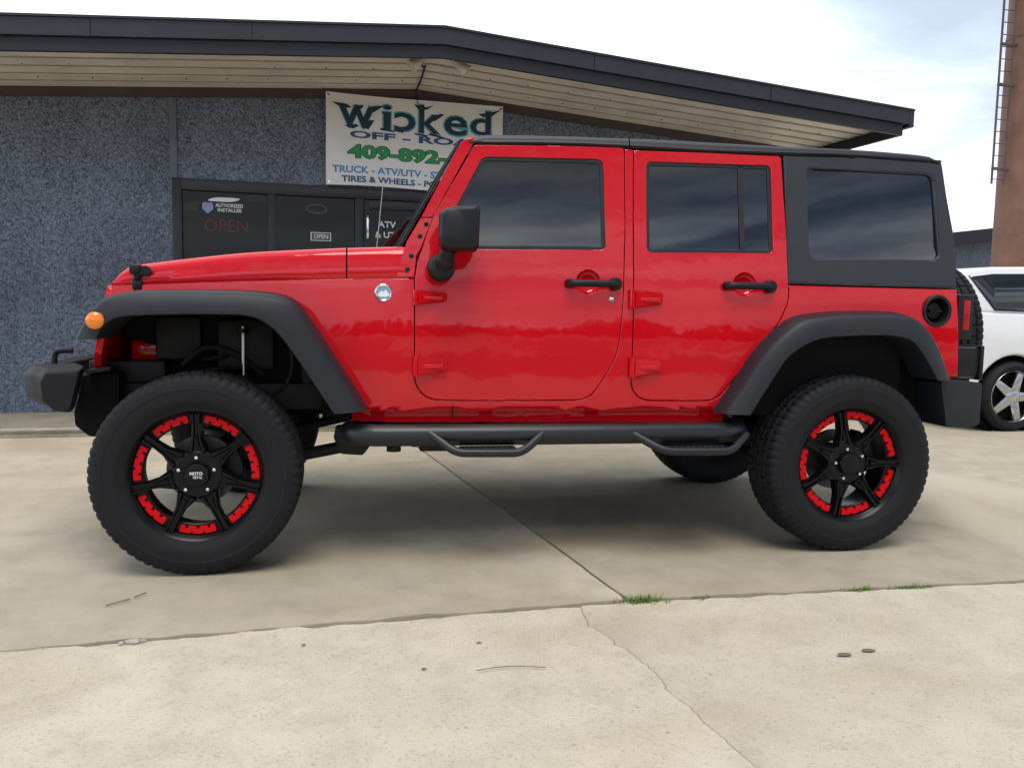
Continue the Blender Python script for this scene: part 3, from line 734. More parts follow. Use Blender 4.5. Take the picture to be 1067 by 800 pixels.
# ---- body side panel
def rl(pts, rads, n=8): return rounded(SS(pts), rads, n)
opening1 = rl([(432, 290), (431.5, 417.2), (528, 417.5), (614, 417), (643.5, 371), (649, 320), (651.5, 243), (651, 155)], [0, .13, 0, .12, .3, .3, 0, 0])
opening2 = rl([(660.3, 156), (660, 224), (656.5, 417.4), (706, 417.6), (746, 417.5), (813, 335), (822, 314), (822.5, 297)], [0, 0, .13, 0, .10, .3, .15, 0])
midF = [a.lerp(b, .45) for a, b in zip(FO, FI)]; midR = [a.lerp(b, .45) for a, b in zip(RO, RI)]
out_b = SS([(116, 297), (240, 292.8), (361, 290.2)]) + opening1 + opening2 + SS([(910, 299.3), (997.5, 301.6), (999, 345), (998.5, 393)])
out_b += [tuple(p) for p in reversed(midR)] + SS([(757, 441), (560, 441), (366, 440)]) + [tuple(p) for p in reversed(midF)] + SS([(107, 330)])
# drop near-duplicate points
ob = [out_b[0]]
for p in out_b[1:]:
    if (Vector(p)-Vector(ob[-1])).length > .006: ob.append(p)
def YB(x, z):                      # rocker turns under below the doors
    y = YS(x, z); lo = .668
    return y + (0.0 if z > lo else min(.03, (lo-z)*1.6))
FILL = S(976, 324)
both.append(panel('body_side', ob, RED, car, YB, [[(FILL[0]+.072*math.cos(2*PI*i/40), FILL[1]+.072*math.sin(2*PI*i/40)) for i in range(40)]]))
# seam in the rocker under the front door
a = S(472, 418); b = S(472, 436)
bm = bmesh.new(); box(bm, (a[0]-.0015, YS(*a)-.001, b[1]), (a[0]+.0015, YS(*a)+.02, a[1]-.004)); both.append(obj('rocker_seam', bm, DARK, car))

# ---- hood, cowl
def hood_piece(name, xa, xb, nose):
    bm = bmesh.new(); rows = []; n = 22
    P = sm2([S(*q, -.62+.0*q[0]) for q in ((116, 293.5), (119, 287.5), (124, 282), (129, 278), (136, 275.6), (150, 273.6), (195, 268.8), (250, 263.7), (300, 261.2), (361, 259.3), (415, 258.4))], 5)
    def top(x):
        for p, q in zip(P, P[1:]):
            if p.x <= x <= q.x: return p.y+(q.y-p.y)*(x-p.x)/max(1e-6, q.x-p.x)
        return P[-1].y if x > P[-1].x else P[0].y
    sa, sb = S(116, 296.4), S(432, 289.4)
    def seam(x): return sa[1]+(sb[1]-sa[1])*(x-sa[0])/(sb[0]-sa[0])
    for i in range(n+1):
        u = i/n; u = u**1.6 if nose else u
        x = xa+(xb-xa)*u; zs, zt = seam(x)+.003, top(x); zt = max(zt, zs+.012)
        h = -YS(x, zs)-.001; hh = zt-zs; rr = min(.06, hh*.75)
        pts = [(h-.012, zs-.03), (h-.003, zs), (h, zs+.004), (h-.004, zs+hh*.35)]
        for k in range(7):
            a_ = k/6*PI/2; pts.append((h-.012-rr*.9*(1-math.cos(a_)), zt-rr+rr*math.sin(a_)))
        crown = .020 if x > P[0].x+.2 else .020*max(0, (x-P[0].x)/.2)
        for q in (.72, .5, .25, 0): pts.append((h*q, zt+crown*(1-q*q)))
        full = pts+[(-a_, b_) for a_, b_ in pts[-2::-1]]
        rows.append([bm.verts.new((x, -a_, b_)) for a_, b_ in full])
    for r1, r2 in zip(rows, rows[1:]):
        for j in range(len(r1)-1): bm.faces.new((r1[j], r1[j+1], r2[j+1], r2[j]))
    bm.faces.new(rows[0]); bm.faces.new(rows[-1][::-1])
    bmesh.ops.recalc_face_normals(bm, faces=bm.faces[:]); bmesh.ops.triangulate(bm, faces=[f for f in bm.faces if len(f.verts) > 4])
    return obj(name, bm, RED, car, 50), top
xh0 = S(116, 296)[0]; xh1 = S(361.3, 275)[0]; xc1 = S(418, 275)[0]+.03
hood, htop = hood_piece('hood', xh0, xh1-.004, True)
cowl, _ = hood_piece('cowl', xh1+.003, xc1, False)
# hood latches
bm = bmesh.new()
lx0, lz0 = S(133, 302); lx1, lz1 = S(150, 275)
yl = YS(lx0, 1.2)
box(bm, (lx0+.02, yl-.016, lz0), (lx0+.062, yl+.01, lz0+.045), .008)
box(bm, (lx0+.028, yl-.022, lz0+.04), (lx0+.055, yl-.004, lz1-.01), .008)
box(bm, (lx0+.012, yl-.03, lz1-.045), (lx0+.058, yl+.03, lz1-.003), .010)
tube(bm, [(lx0+.075, yl-.02, lz1-.03), (lx0+.075, yl+.015, lz1-.03)], .022, 14)
box(bm, (lx0+.03, yl-.024, lz0+.06), (lx0+.07, yl-.006, lz0+.075), .004)
both.append(obj('hood_latch', bm, BLACK, car))
# ---- grille with slots and lamps
bm = bmesh.new(); gx = S(112, 300, -.58)[0]
prism(bm, rounded([(-.58, 1.19), (-.58, .90), (-.54, .83), (.54, .83), (.58, .90), (.58, 1.19)], .04), gx-.004, gx+.026, .008, axis='x')
def lean(bm):
    for v in bm.verts: v.co.x -= (1.178-v.co.z)*.2
    return bm
lean(bm)
gril = obj('grille', bm, RED, car)
for k in range(7):
    y = (k-3)*.098; bm = bmesh.new(); box(bm, (gx-.008, y-.032, .92), (gx-.002, y+.032, 1.15), .002); lean(bm); obj('slot', bm, DARK, gril)
for sg in (-1, 1):
    bm = bmesh.new(); lathe(bm, [(gx-.0, .098), (gx-.022, .098), (gx-.025, .09), (gx-.012, .086)], 32, 'x'); lean(shift(bm, (0, sg*.465, 1.055))); hl = obj('headlight', bm, BLACK, gril)
    bm = bmesh.new(); lathe(bm, [(gx-.008, .09), (gx-.02, .07), (gx-.028, .04), (gx-.03, .001)], 32, 'x'); lean(shift(bm, (0, sg*.465, 1.055))); obj('lens', bm, CLEAR, hl)
# red inner apron behind the grille, seen through the front of the wheel arch
bm = bmesh.new(); box(bm, (gx+.03, -.36, .85), (gx+.17, -.32, .95), .02); box(bm, (gx+.03, .32, .85), (gx+.17, .36, .95), .02); obj('inner_apron', bm, RED, car)

# ---- windscreen frame
pil = SS([(487, 143.5), (480, 149), (470, 167), (439, 226), (424, 251), (411, 289), (432, 289.6), (434, 268), (440.6, 256), (451.6, 225), (494.3, 147.5), (494.5, 143)])
wf = panel('windscreen_frame', pil, RED, car, YS, thick=.075, ring=.006, drop=.005, gap=.001)
mirror(wf, car)
tl = S(488, 144.5); bl = S(416, 262)
bm = bmesh.new(); hw = -YS(*tl)
prism(bm, rounded([(tl[0]-.02, tl[1]-.075), (tl[0]+.03, tl[1]-.06), (tl[0]+.045, tl[1]+.0), (tl[0]+.01, tl[1]+.006)], .01), -hw+.03, hw-.03, .005); obj('windscreen_header', bm, RED, car)
gx0, gz0 = bl[0]+.03, bl[1]-.01; gx1, gz1 = tl[0]+.0, tl[1]-.03
dirn = Vector((gz1-gz0, -(gx1-gx0))).normalized()
bm = bmesh.new(); gw0, gw1 = .70, .655
q = [(gx0, -gw0, gz0), (gx0, gw0, gz0), (gx1, gw1, gz1), (gx1, -gw1, gz1)]
off = Vector((-.028, 0, .016))
A = [bm.verts.new(Vector(p)+off) for p in q]; B = [bm.verts.new(Vector(p)+off*1.25) for p in q]
bm.faces.new(A); bm.faces.new(B[::-1])
for i in range(4): bm.faces.new((A[i], B[i], B[(i+1) % 4], A[(i+1) % 4]))
bmesh.ops.recalc_face_normals(bm, faces=bm.faces[:])
ws = obj('windscreen', bm, WIND, car, smooth=False)
bm = bmesh.new()
for sg in (-1, 1):
    d = [(gx0-.037, sg*gw0, gz0+.021), (gx1-.037, sg*gw1, gz1+.021)]; tube(bm, d, .005, 8)
tube(bm, [(gx0-.035, -gw0, gz0+.02), (gx0-.035, gw0, gz0+.02)], .012, 8); tube(bm, [(gx1-.035, -gw1, gz1+.02), (gx1-.035, gw1, gz1+.02)], .008, 8)
obj('windscreen_seal', bm, SEAL, car)
bm = bmesh.new()
for y in (-.30, .28):
    tube(bm, smoothpath([(gx0-.10, y, gz0+.01), (gx0-.085, y-.10, gz0+.05), (gx0-.02, y-.34, gz0+.12)]), .009, 8)
    tube(bm, [(gx0-.058, y-.06, gz0+.055), (gx0+.015, y-.40, gz0+.16)], .010, 6)
    tube(bm, [(gx0-.10, y, gz0-.06), (gx0-.10, y, gz0+.03)], .018, 10)
obj('wiper', bm, BLACK, car)
bm = bmesh.new(); box(bm, (gx0-.16, -.62, gz0-.055), (gx0-.02, .62, gz0-.02), .01); obj('cowl_grille', bm, BLACK, car)
# hinge bracket bolts
bm = bmesh.new()
for px, py in ((444, 233.5), (437.5, 246), (428.5, 266.5), (424.5, 280.5)):
    x, z = S(px, py); m = bmesh.new(); lathe(m, [(-.008, .0001), (-.008, .006), (-.005, .010), (.004, .0105)], 14); merge(bm, m, 0, Matrix.Translation((x, YS(x, z), z)))
both.append(obj('bracket_bolts', bm, BLACK, car))
bm = bmesh.new(); pa, pb = S(451, 226.5), S(437, 226.5)
tube(bm, [(pb[0], YS(*pb)-.0005, pb[1]), (pa[0], YS(*pa)-.0005, pa[1])], .0022, 6); both.append(obj('bracket_seam', bm, DARK, car))

# ---- doors
def sunk(depth): return lambda x, z: YS(x, z)+depth
def circ(c, r_, n=36):
    x, z = S(c[0], c[1]); return [(x+r_*math.cos(2*PI*i/n), z+r_*math.sin(2*PI*i/n)) for i in range(n)]
def mkdoor(outl, hole, hinges, handle, recess, pane_split=None):
    d = panel('front_door' if pane_split is None else 'rear_door', outl, RED, car, YS, [hole, circ(recess, .0535)], ring=.005, drop=.004)
    # black seal: hole ring, then the glass set back
    big = hole
    cx_ = sum(p[0] for p in hole)/len(hole); cz_ = sum(p[1] for p in hole)/len(hole)
    hv = [Vector(p) for p in hole]
    ins = []
    m_ = len(hv); area = sum(hv[i].x*hv[(i+1) % m_].y-hv[(i+1) % m_].x*hv[i].y for i in range(m_)); sgn = 1 if area > 0 else -1
    for i in range(m_):
        t = (hv[(i+1) % m_]-hv[i-1]).normalized(); n_ = Vector((-t.y, t.x))*sgn; ins.append(tuple(hv[i]+n_*.017))
    grow = []
    for i in range(m_):
        t = (hv[(i+1) % m_]-hv[i-1]).normalized(); n_ = Vector((-t.y, t.x))*sgn; grow.append(tuple(hv[i]-n_*.004))
    panel('window_seal', grow, SEAL, d, sunk(.007), [ins], gap=0, ring=.005, drop=.004, thick=.02)
    gl = panel('door_window', grow, TINT, d, sunk(.014), gap=0, ring=.004, drop=.002, thick=.006)
    if pane_split:
        bm = bmesh.new()
        (xa, za), (xb, zb) = pane_split
        prof = [(xa-.012, za), (xa+.012, za), (xb+.012, zb), (xb-.012, zb)]
        panel('window_divider', prof, SEAL, d, sunk(.007), gap=0, ring=.003, drop=.002, thick=.01)
    for (px0, py0, px1, py1) in hinges:
        x0, z1 = S(px0, py0); x1, z0_ = S(px1, py1); y = YS((x0+x1)/2, (z0_+z1)/2); h = z1-z0_; bm = bmesh.new()
        # wedge leaf and knuckle
        m = bmesh.new()
        A_ = [m.verts.new(c) for c in ((x0, y-.030, z0_), (x0, y-.030, z1), (x0, y+.002, z1), (x0, y+.002, z0_))]
        B_ = [m.verts.new(c) for c in ((x1, y-.013, z0_+h*.22), (x1, y-.013, z1-h*.10), (x1, y+.002, z1-h*.10), (x1, y+.002, z0_+h*.22))]
        m.faces.new(A_); m.faces.new(B_[::-1])
        for i in range(4): m.faces.new((A_[i], B_[i], B_[(i+1) % 4], A_[(i+1) % 4]))
        bmesh.ops.recalc_face_normals(m, faces=m.faces[:]); bmesh.ops.bevel(m, geom=m.edges[:], offset=.006, segments=2, affect='EDGES'); merge(bm, m)
        tube(bm, [(x0-.004, y-.014, z0_-.003), (x0-.004, y-.014, z1+.003)], .014, 14)
        box(bm, (x0+.03, y-.028, z0_+h*.38), (x1-.02, y-.006, z0_+h*.62), .004)
        obj('hinge', bm, RED, d)
    (hx0, hy0, hx1, hy1), (rx, ry, rr) = handle, recess
    x0, z1 = S(hx0, hy0); x1, z0_ = S(hx1, hy1); zc = (z0_+z1)/2; y = YS((x0+x1)/2, zc)
    cx2, cz2 = S(rx, ry); bm = bmesh.new(); lathe(bm, [(.0, .0555), (.004, .053), (.016, .047), (.024, .032), (.027, .0005)], 36); shift(bm, (cx2, y, cz2)); obj('handle_recess', bm, RED, d, 60)
    bm = bmesh.new()
    tube(bm, smoothpath([(x0+.012, y+.002, zc-.002), (x0+.016, y-.028, zc-.001), (x0+.05, y-.040, zc), (x1-.07, y-.040, zc+.001), (x1-.03, y-.030, zc+.001), (x1-.024, y+.002, zc)], 5), .0165, 12)
    for xx, rr_ in ((x0+.012, .020), (x1-.024, .030)):
        m = bmesh.new(); lathe(m, [(.003, rr_), (-.028, rr_*.95), (-.036, rr_*.8), (-.038, .0005)], 22); shift(m, (xx, y, zc)); merge(bm, m)
    m = bmesh.new(); lathe(m, [(-.038, .013), (-.042, .012), (-.043, .0005)], 18); shift(m, (x1-.024, y, zc)); merge(bm, m)
    obj('door_handle', bm, BLACK, d)
    return d
fd_out = rounded(SS([(432, 291), (431.5, 417.2), (528, 417.5), (614, 417), (643.5, 371), (649, 320), (651.5, 243), (651, 153.6), (575, 151.2), (494.5, 150.5), (450, 226), (440.5, 256), (434.5, 272)]), [0, .13, 0, .12, .3, .3, 0, .02, 0, .015, .2, .2, .1], 8)
fd_hole = rounded(SS([(503, 163.2), (629, 165.8), (631.5, 260.5), (455, 259.5), (472, 222)]), [.045, .04, .03, .02, 0], 6)
fd = mkdoor(fd_out, fd_hole, [(434, 302.5, 465.5, 318), (434, 371, 466, 391)], (590, 288.5, 645.5, 302.5), (613, 294, 11))
cx, cz = S(637, 312); bm = bmesh.new(); lathe(bm, [(.003, .0125), (-.006, .0125), (-.009, .010), (-.0095, .0005)], 20); shift(bm, (cx, YS(cx, cz), cz)); obj('door_lock', bm, CHROME, fd)
rd_out = rl([(660.5, 156.2), (660.2, 224), (656.7, 417.4), (706, 417.6), (746, 417.5), (813, 335), (822, 314), (822, 297), (819.5, 243), (814.5, 162.5), (735, 158.8)], [0, 0, .13, 0, .10, .3, .15, 0, 0, .02, 0])
rd_hole = rounded(SS([(673.5, 168.3), (803.5, 172.5), (806, 264), (674, 263.2)]), .03, 6)
rd = mkdoor(rd_out, rd_hole, [(659, 302.5, 690, 321.5), (659, 373, 688, 392.5)], (754, 291.5, 806, 305), (776, 296.5, 11), pane_split=(S(774.5, 262), S(772, 172)))
# mirror on the front door
def Sm(px, py): return S(px, py, -.985)
mp_ = [Sm(*q) for q in ((457.5, 222), (464, 217.5), (474, 214.8), (497.5, 214), (500, 218), (498.5, 259), (495, 261.5), (465, 262), (459, 259), (456.5, 248))]
bm = bmesh.new(); m = bmesh.new()
cxm = sum(p[0] for p in mp_)/len(mp_); czm = sum(p[1] for p in mp_)/len(mp_)
lay = [(-1.035, .80, -.0), (-1.028, .90, 0), (-1.008, .98, 0), (-.985, 1.0, 0), (-.88, .99, .012), (-.84, .97, .018), (-.828, .93, .02)]
rows = []
for y, s_, sh in lay: rows.append([m.verts.new((cxm+(x-cxm)*s_+sh, y, czm+(z-czm)*s_)) for x, z in rounded(mp_, .012, 4)])
for r1, r2 in zip(rows, rows[1:]):
    for j in range(len(r1)): m.faces.new((r1[j], r1[(j+1) % len(r1)], r2[(j+1) % len(r1)], r2[j]))
m.faces.new(rows[0][::-1]); m.faces.new(rows[-1]); bmesh.ops.recalc_face_normals(m, faces=m.faces[:]); bmesh.ops.triangulate(m, faces=[f for f in m.faces if len(f.verts) > 4]); merge(bm, m)
bx, bz = S(460, 279, -.86)
mm_ = bmesh.new(); lathe(mm_, [(-.775, .052), (-.815, .060), (-.845, .058), (-.862, .045), (-.868, .02), (-.869, .0005)], 28); shift(mm_, (bx, -.02, bz)); merge(bm, mm_)
tx, tz = Sm(468, 262)
tube(bm, smoothpath([(bx+.008, -.87, bz+.01), (bx+.015, -.90, bz+.045), (tx+.01, -.93, tz+.02)], 5), [.040]*5+[.034]*6, 14)
mir = obj('wing_mirror', bm, BLACK, fd, 50)
bm = bmesh.new(); box(bm, (Sm(497, 230)[0]-.001, -.97+.10, Sm(497, 256)[1]), (Sm(497, 230)[0]+.006, -.86, Sm(497, 220)[1])); obj('mirror_glass', bm, CHROME, mir, smooth=False)
both += [fd, rd]
# ---- badge and filler
cx, cz = S(399.5, 305); y = YS(cx, cz)
bm = bmesh.new(); lathe(bm, [(.002, .037), (-.005, .037), (-.008, .033), (-.006, .029), (-.004, .0285)], 30); shift(bm, (cx, y, cz)); bdg = obj('round_badge', bm, CHROME, car)
bm = bmesh.new(); lathe(bm, [(-.0045, .029), (-.0055, .0005)], 30); shift(bm, (cx, y, cz)); obj('badge_face', bm, BADGE, bdg)
bm = bmesh.new(); bm.faces.new([bm.verts.new((cx+a_, y-.0075, cz+b_)) for a_, b_ in ((-.026, -.010), (-.01, .010), (-.002, .003), (.01, .014), (.026, -.008), (.016, -.018), (-.016, -.018))]); obj('badge_mountain', bm, STICK, bdg, smooth=False)
cx, cz = S(976, 324); y = YS(cx, cz)
bm = bmesh.new(); lathe(bm, [(.004, .078), (-.006, .078), (-.010, .072), (-.006, .062), (.02, .056), (.045, .052)], 36); shift(bm, (cx, y, cz)); fil = obj('fuel_filler', bm, BLACK, car)
bm = bmesh.new(); lathe(bm, [(.042, .054), (.030, .04), (.022, .038), (.020, .0005)], 28); shift(bm, (cx, y, cz)); box(bm, (cx-.034, y+.004, cz-.007), (cx+.034, y+.026, cz+.007), .004); obj('filler_cap', bm, SATIN, fil)

# ---- hard top
ht = SS([(817, 161), (819.5, 225), (822.2, 296.5), (910, 298.8), (998, 301.2), (997, 262), (983.5, 171), (980.5, 168.5), (890, 163.5)])
ht_hole = rounded(SS([(841, 175), (972.5, 182.3), (980, 271), (845, 268.8)]), .04, 7)
hts = panel('hard_top_side', ht, ROOFM, car, YS, [ht_hole], ring=.016, drop=.013, thick=.04)
gl = panel('quarter_window', rounded(SS([(839, 173.4), (974, 180.8), (982, 272.5), (843.5, 270.3)]), .04, 7), TINT, hts, sunk(.022), gap=0, ring=.004, drop=.002, thick=.006)
both.append(hts)
P = sm2([S(*q, -.70) for q in ((487, 142.5), (495, 140.8), (511, 139.7), (580, 141), (654, 143.4), (700, 145.3), (820, 152), (889, 155), (940, 159), (970, 162.5), (982, 167))], 5)
Q = sm2(SS([(487, 147), (496, 149.8), (575, 150.5), (656, 153.5), (735, 158), (815, 160.8), (890, 163), (982, 169.5)]), 5)
def interp(P_, x):
    if x <= P_[0].x: return P_[0].y
    for p, q in zip(P_, P_[1:]):
        if p.x <= x <= q.x: return p.y+(q.y-p.y)*(x-p.x)/max(1e-6, q.x-p.x)
    return P_[-1].y
def roof(name, xa, xb, parent, front=False, rear=False):
    bm = bmesh.new(); rows = []; n = 26
    for i in range(n+1):
        x = xa+(xb-xa)*i/n; zb, zt = interp(Q, x)+.004, interp(P, x); zt = max(zt, zb+.012); h = -YS(x, zb)+.004; hh = zt-zb
        e_ = 0
        if front: e_ = max(0, 1-(x-xa)/.09)
        if rear: e_ = max(0, 1-(xb-x)/.08)
        zt -= .016*e_**2
        pts = [(h-.03, zb-.012), (h-.004, zb), (h, zb+.005)]
        for k in range(6):
            a_ = k/5*PI/2; rr = hh*.75; pts.append((h-.003-rr*.8*(1-math.cos(a_)), zt-rr+rr*math.sin(a_)))
        for q_ in (.8, .5, .25, 0): pts.append((h*q_, zt+.022*(1-q_**2)*(1-.6*e_)))
        full = pts+[(-a_, b_) for a_, b_ in pts[-2::-1]]
        rows.append([bm.verts.new((x, -a_, b_)) for a_, b_ in full])
    for r1, r2 in zip(rows, rows[1:]):
        for j in range(len(r1)-1): bm.faces.new((r1[j], r1[j+1], r2[j+1], r2[j]))
    bm.faces.new(rows[0]); bm.faces.new(rows[-1][::-1])
    bmesh.ops.recalc_face_normals(bm, faces=bm.faces[:]); bmesh.ops.triangulate(bm, faces=[f for f in bm.faces if len(f.verts) > 4])
    return obj(name, bm, ROOFM, parent, 45)
xr0, xr1, xr2 = S(488, 145)[0], S(656, 148)[0], S(980.5, 168)[0]
roof('front_roof_panel', xr0, xr1-.004, car, front=True); roof('hard_top', xr1+.002, xr2, car, rear=True)
# rear of the hard top, liftgate glass, tailgate
bm = bmesh.new(); tr_, br_ = S(982.5, 171), S(998, 301)
hwt, hwb = -YS(*tr_)-.01, -YS(*br_)-.01
def slabq(bm, q, th):
    A_ = [bm.verts.new(p) for p in q]; B_ = [bm.verts.new(Vector(p)+Vector((th, 0, 0))) for p in q]
    bm.faces.new(A_); bm.faces.new(B_[::-1])
    for i in range(4): bm.faces.new((A_[i], B_[i], B_[(i+1) % 4], A_[(i+1) % 4]))
    bmesh.ops.recalc_face_normals(bm, faces=bm.faces[:])
slabq(bm, [(tr_[0]-.03, -hwt, tr_[1]), (br_[0]-.03, -hwb, br_[1]), (br_[0]-.03, hwb, br_[1]), (tr_[0]-.03, hwt, tr_[1])], .026); obj('hard_top_rear', bm, ROOFM, car, smooth=False)
bm = bmesh.new(); slabq(bm, [(tr_[0]+.0, -hwt+.1, tr_[1]-.05), (br_[0]-.002, -hwb+.1, br_[1]+.03), (br_[0]-.002, hwb-.1, br_[1]+.03), (tr_[0]+.0, hwt-.1, tr_[1]-.05)], .008); obj('rear_window', bm, TINT, car, smooth=False)
rx = S(998.5, 350)[0]
bm = bmesh.new(); box(bm, (rx-.05, -.775, .60), (rx+.0, .775, br_[1]-.006), .015); obj('tailgate', bm, RED, car)
# tail lamps, plate holder
def z_(py, px=1008, y=-.75): return S(px, py, y)[1]
for sg in (-1, 1):
    bm = bmesh.new(); box(bm, (rx-.002, min(sg*.60, sg*.79), z_(354)), (rx+.085, max(sg*.60, sg*.79), z_(307)), .012); tlh = obj('tail_light', bm, BLACK, car)
    bm = bmesh.new(); box(bm, (rx+.026, min(sg*.62, sg*.796), z_(344)), (rx+.062, max(sg*.62, sg*.796), z_(313)), .006); box(bm, (rx+.06, min(sg*.62, sg*.77), z_(344)), (rx+.091, max(sg*.62, sg*.77), z_(313)), .006); obj('lens', bm, TAIL, tlh)
pxm = S(1025, 380, -.70)[0]
bm = bmesh.new(); box(bm, (rx+.0, -.70, .815), (pxm-.01, -.43, .972), .02); box(bm, (pxm-.03, -.71, .805), (pxm-.006, -.42, .98), .008); obj('plate_holder', bm, BLACK, car)
# rear bumper
bm = bmesh.new()
bpoly = rounded([S(978.5, 398.5, -.85), S(998, 396.5, -.85), S(1021.5, 398.5, -.85), S(1018, 441.5, -.85), S(1012, 444.5, -.85), S(984, 444.5, -.85)], [.008, .01, .02, .03, .01, .01], 4)
prism(bm, bpoly, -.865, -.60, .016); 
b2 = rounded([(rx-.02, .62), (rx-.02, .79), (rx+.16, .79), (rx+.16, .62)], .02, 3); prism(bm, b2, -.62, .62, .01); prism(bm, bpoly, .60, .865, .016)
rb = obj('rear_bumper', bm, CHAR, car)

# ---- front bumper
bm = bmesh.new()
cap = [S(*q, -.72) for q in ((40.5, 396), (47.5, 386.5), (86, 383.5), (84.5, 390), (76, 426), (72.5, 430), (57, 428.5), (43, 418))]
top_ = [S(*q, -.66) for q in ((36, 383), (47, 377), (86, 377))]
def ringpts(sections):
    rows = [[bm.verts.new((x, y, z)) for x, z in sec] for y, sec in sections]
    for r1, r2 in zip(rows, rows[1:]):
        for j in range(len(r1)): bm.faces.new((r1[j], r1[(j+1) % len(r1)], r2[(j+1) % len(r1)], r2[j]))
    bm.faces.new(rows[0][::-1]); bm.faces.new(rows[-1])
capr = rounded(cap, [.03, .012, .01, .01, .03, .02, .03, .03], 4)
ccx = sum(p[0] for p in capr)/len(capr); ccz = sum(p[1] for p in capr)/len(capr)
def sec(s_, dx, dz=0): return [(ccx+(x-ccx)*s_+dx, ccz+(z-ccz)*s_+dz) for x, z in capr]
ringpts([(-.735, sec(.86, 0)), (-.728, sec(.95, 0)), (-.715, sec(1, 0)), (-.66, sec(1.02, -.01, .004)), (-.60, sec(1.03, -.06, .012)), (-.5, sec(1.0, -.135, .004)), (-.4, sec(.97, -.165, .0)), (.4, sec(.97, -.165, .0)), (.5, sec(1.0, -.135, .004)), (.60, sec(1.03, -.06, .012)), (.66, sec(1.02, -.01, .004)), (.715, sec(1, 0)), (.728, sec(.95, 0)), (.735, sec(.86, 0))])
bmesh.ops.recalc_face_normals(bm, faces=bm.faces[:]); bmesh.ops.triangulate(bm, faces=[f for f in bm.faces if len(f.verts) > 4])
BUMP = mat('bumper_plastic', (.007, .0075, .010), .6, 0, .3, var=(9, .2), bump=(420, .3, .001))
fbp = obj('front_bumper', bm, BUMP, car, 40)
bm = bmesh.new(); prism(bm, rounded([S(*q_, -.5) for q_ in ((92, 388), (82, 428), (83, 441), (97, 452), (128, 455), (128, 388))], [.01, .03, .03, .04, .01, .01], 4), -.56, .56, .02); obj('front_air_dam', bm, DARK, car)
hx, hz = S(57, 378, -.45)
for sg in (-1, 1):
    bm = bmesh.new(); tube(bm, smoothpath([(hx+.0, sg*.45, hz-.05), (hx-.0, sg*.45, hz+.03), (hx+.02, sg*.45, hz+.052), (hx+.075, sg*.45, hz+.056)], 6), .013, 10); obj('tow_hook', bm, BLACK, car)
bm = bmesh.new(); box(bm, (gx-.12, -.46, .76), (gx+.2, -.36, .86), .01); box(bm, (gx-.12, .36, .76), (gx+.2, .46, .86), .01)
tube(bm, [(S(88, 392, -.55)[0]-.05, -.58, .80), (S(100, 392, -.55)[0]+.08, -.5, .80)], .012, 8)
m = bmesh.new(); prism(m, [S(*q, -.62) for q in ((88, 386), (116, 382), (116, 385), (92, 389))], -.64, -.50, 0); merge(bm, m); obj('bumper_bracket', bm, GREASE, car)

# ---- dark gap blocker, liners, chassis
def blocker_boxes():
    bm = bmesh.new()
    box(bm, (-.62, -.735, .64), (1.80, .735, 1.20), .0); box(bm, (1.80, -.66, .64), (2.04, .66, 1.20)); box(bm, (-.98, -.60, .62), (-.6, .60, 1.19)); box(bm, (-1.80, -.34, .60), (-.9, .34, 1.10))
    return bm
bm = blocker_boxes(); obj('gap_blocker', bm, DARK, car, smooth=False)  # dark boxes added inside so the panel gaps read dark
bm = bmesh.new(); box(bm, (-.60, -.66, 1.20), (-.30, .66, 1.27), .02); box(bm, (-.30, -.70, 1.2), (2.02, .70, 1.21))
lathe_ = bmesh.new(); lathe(lathe_, [(-.012, .185), (0, .197), (.012, .185), (0, .173)], 30, 'x', close=True); obj('dashboard', bm, INT, car)
bm = bmesh.new(); merge(bm, lathe_, 0, Matrix.Translation((-.22, -.36, 1.32)) @ Matrix.Rotation(R(-25), 4, 'Y')); tube(bm, [(-.24, -.36, 1.31), (-.36, -.36, 1.25)], .03, 10); obj('steering_wheel', bm, INT, car)
for y in (-.36, .36):
    bm = bmesh.new(); box(bm, (-.02, y-.24, 1.21), (.45, y+.24, 1.28), .04); m = bmesh.new(); box(m, (-.06, -.24, 0), (.06, .24, .38), .05); merge(bm, m, 0, Matrix.Translation((.46, y, 1.22)) @ Matrix.Rotation(R(14), 4, 'Y')); m = bmesh.new(); box(m, (-.045, -.12, 0), (.045, .12, .17), .04); merge(bm, m, 0, Matrix.Translation((.56, y, 1.60)) @ Matrix.Rotation(R(10), 4, 'Y')); obj('seat', bm, INT, car)
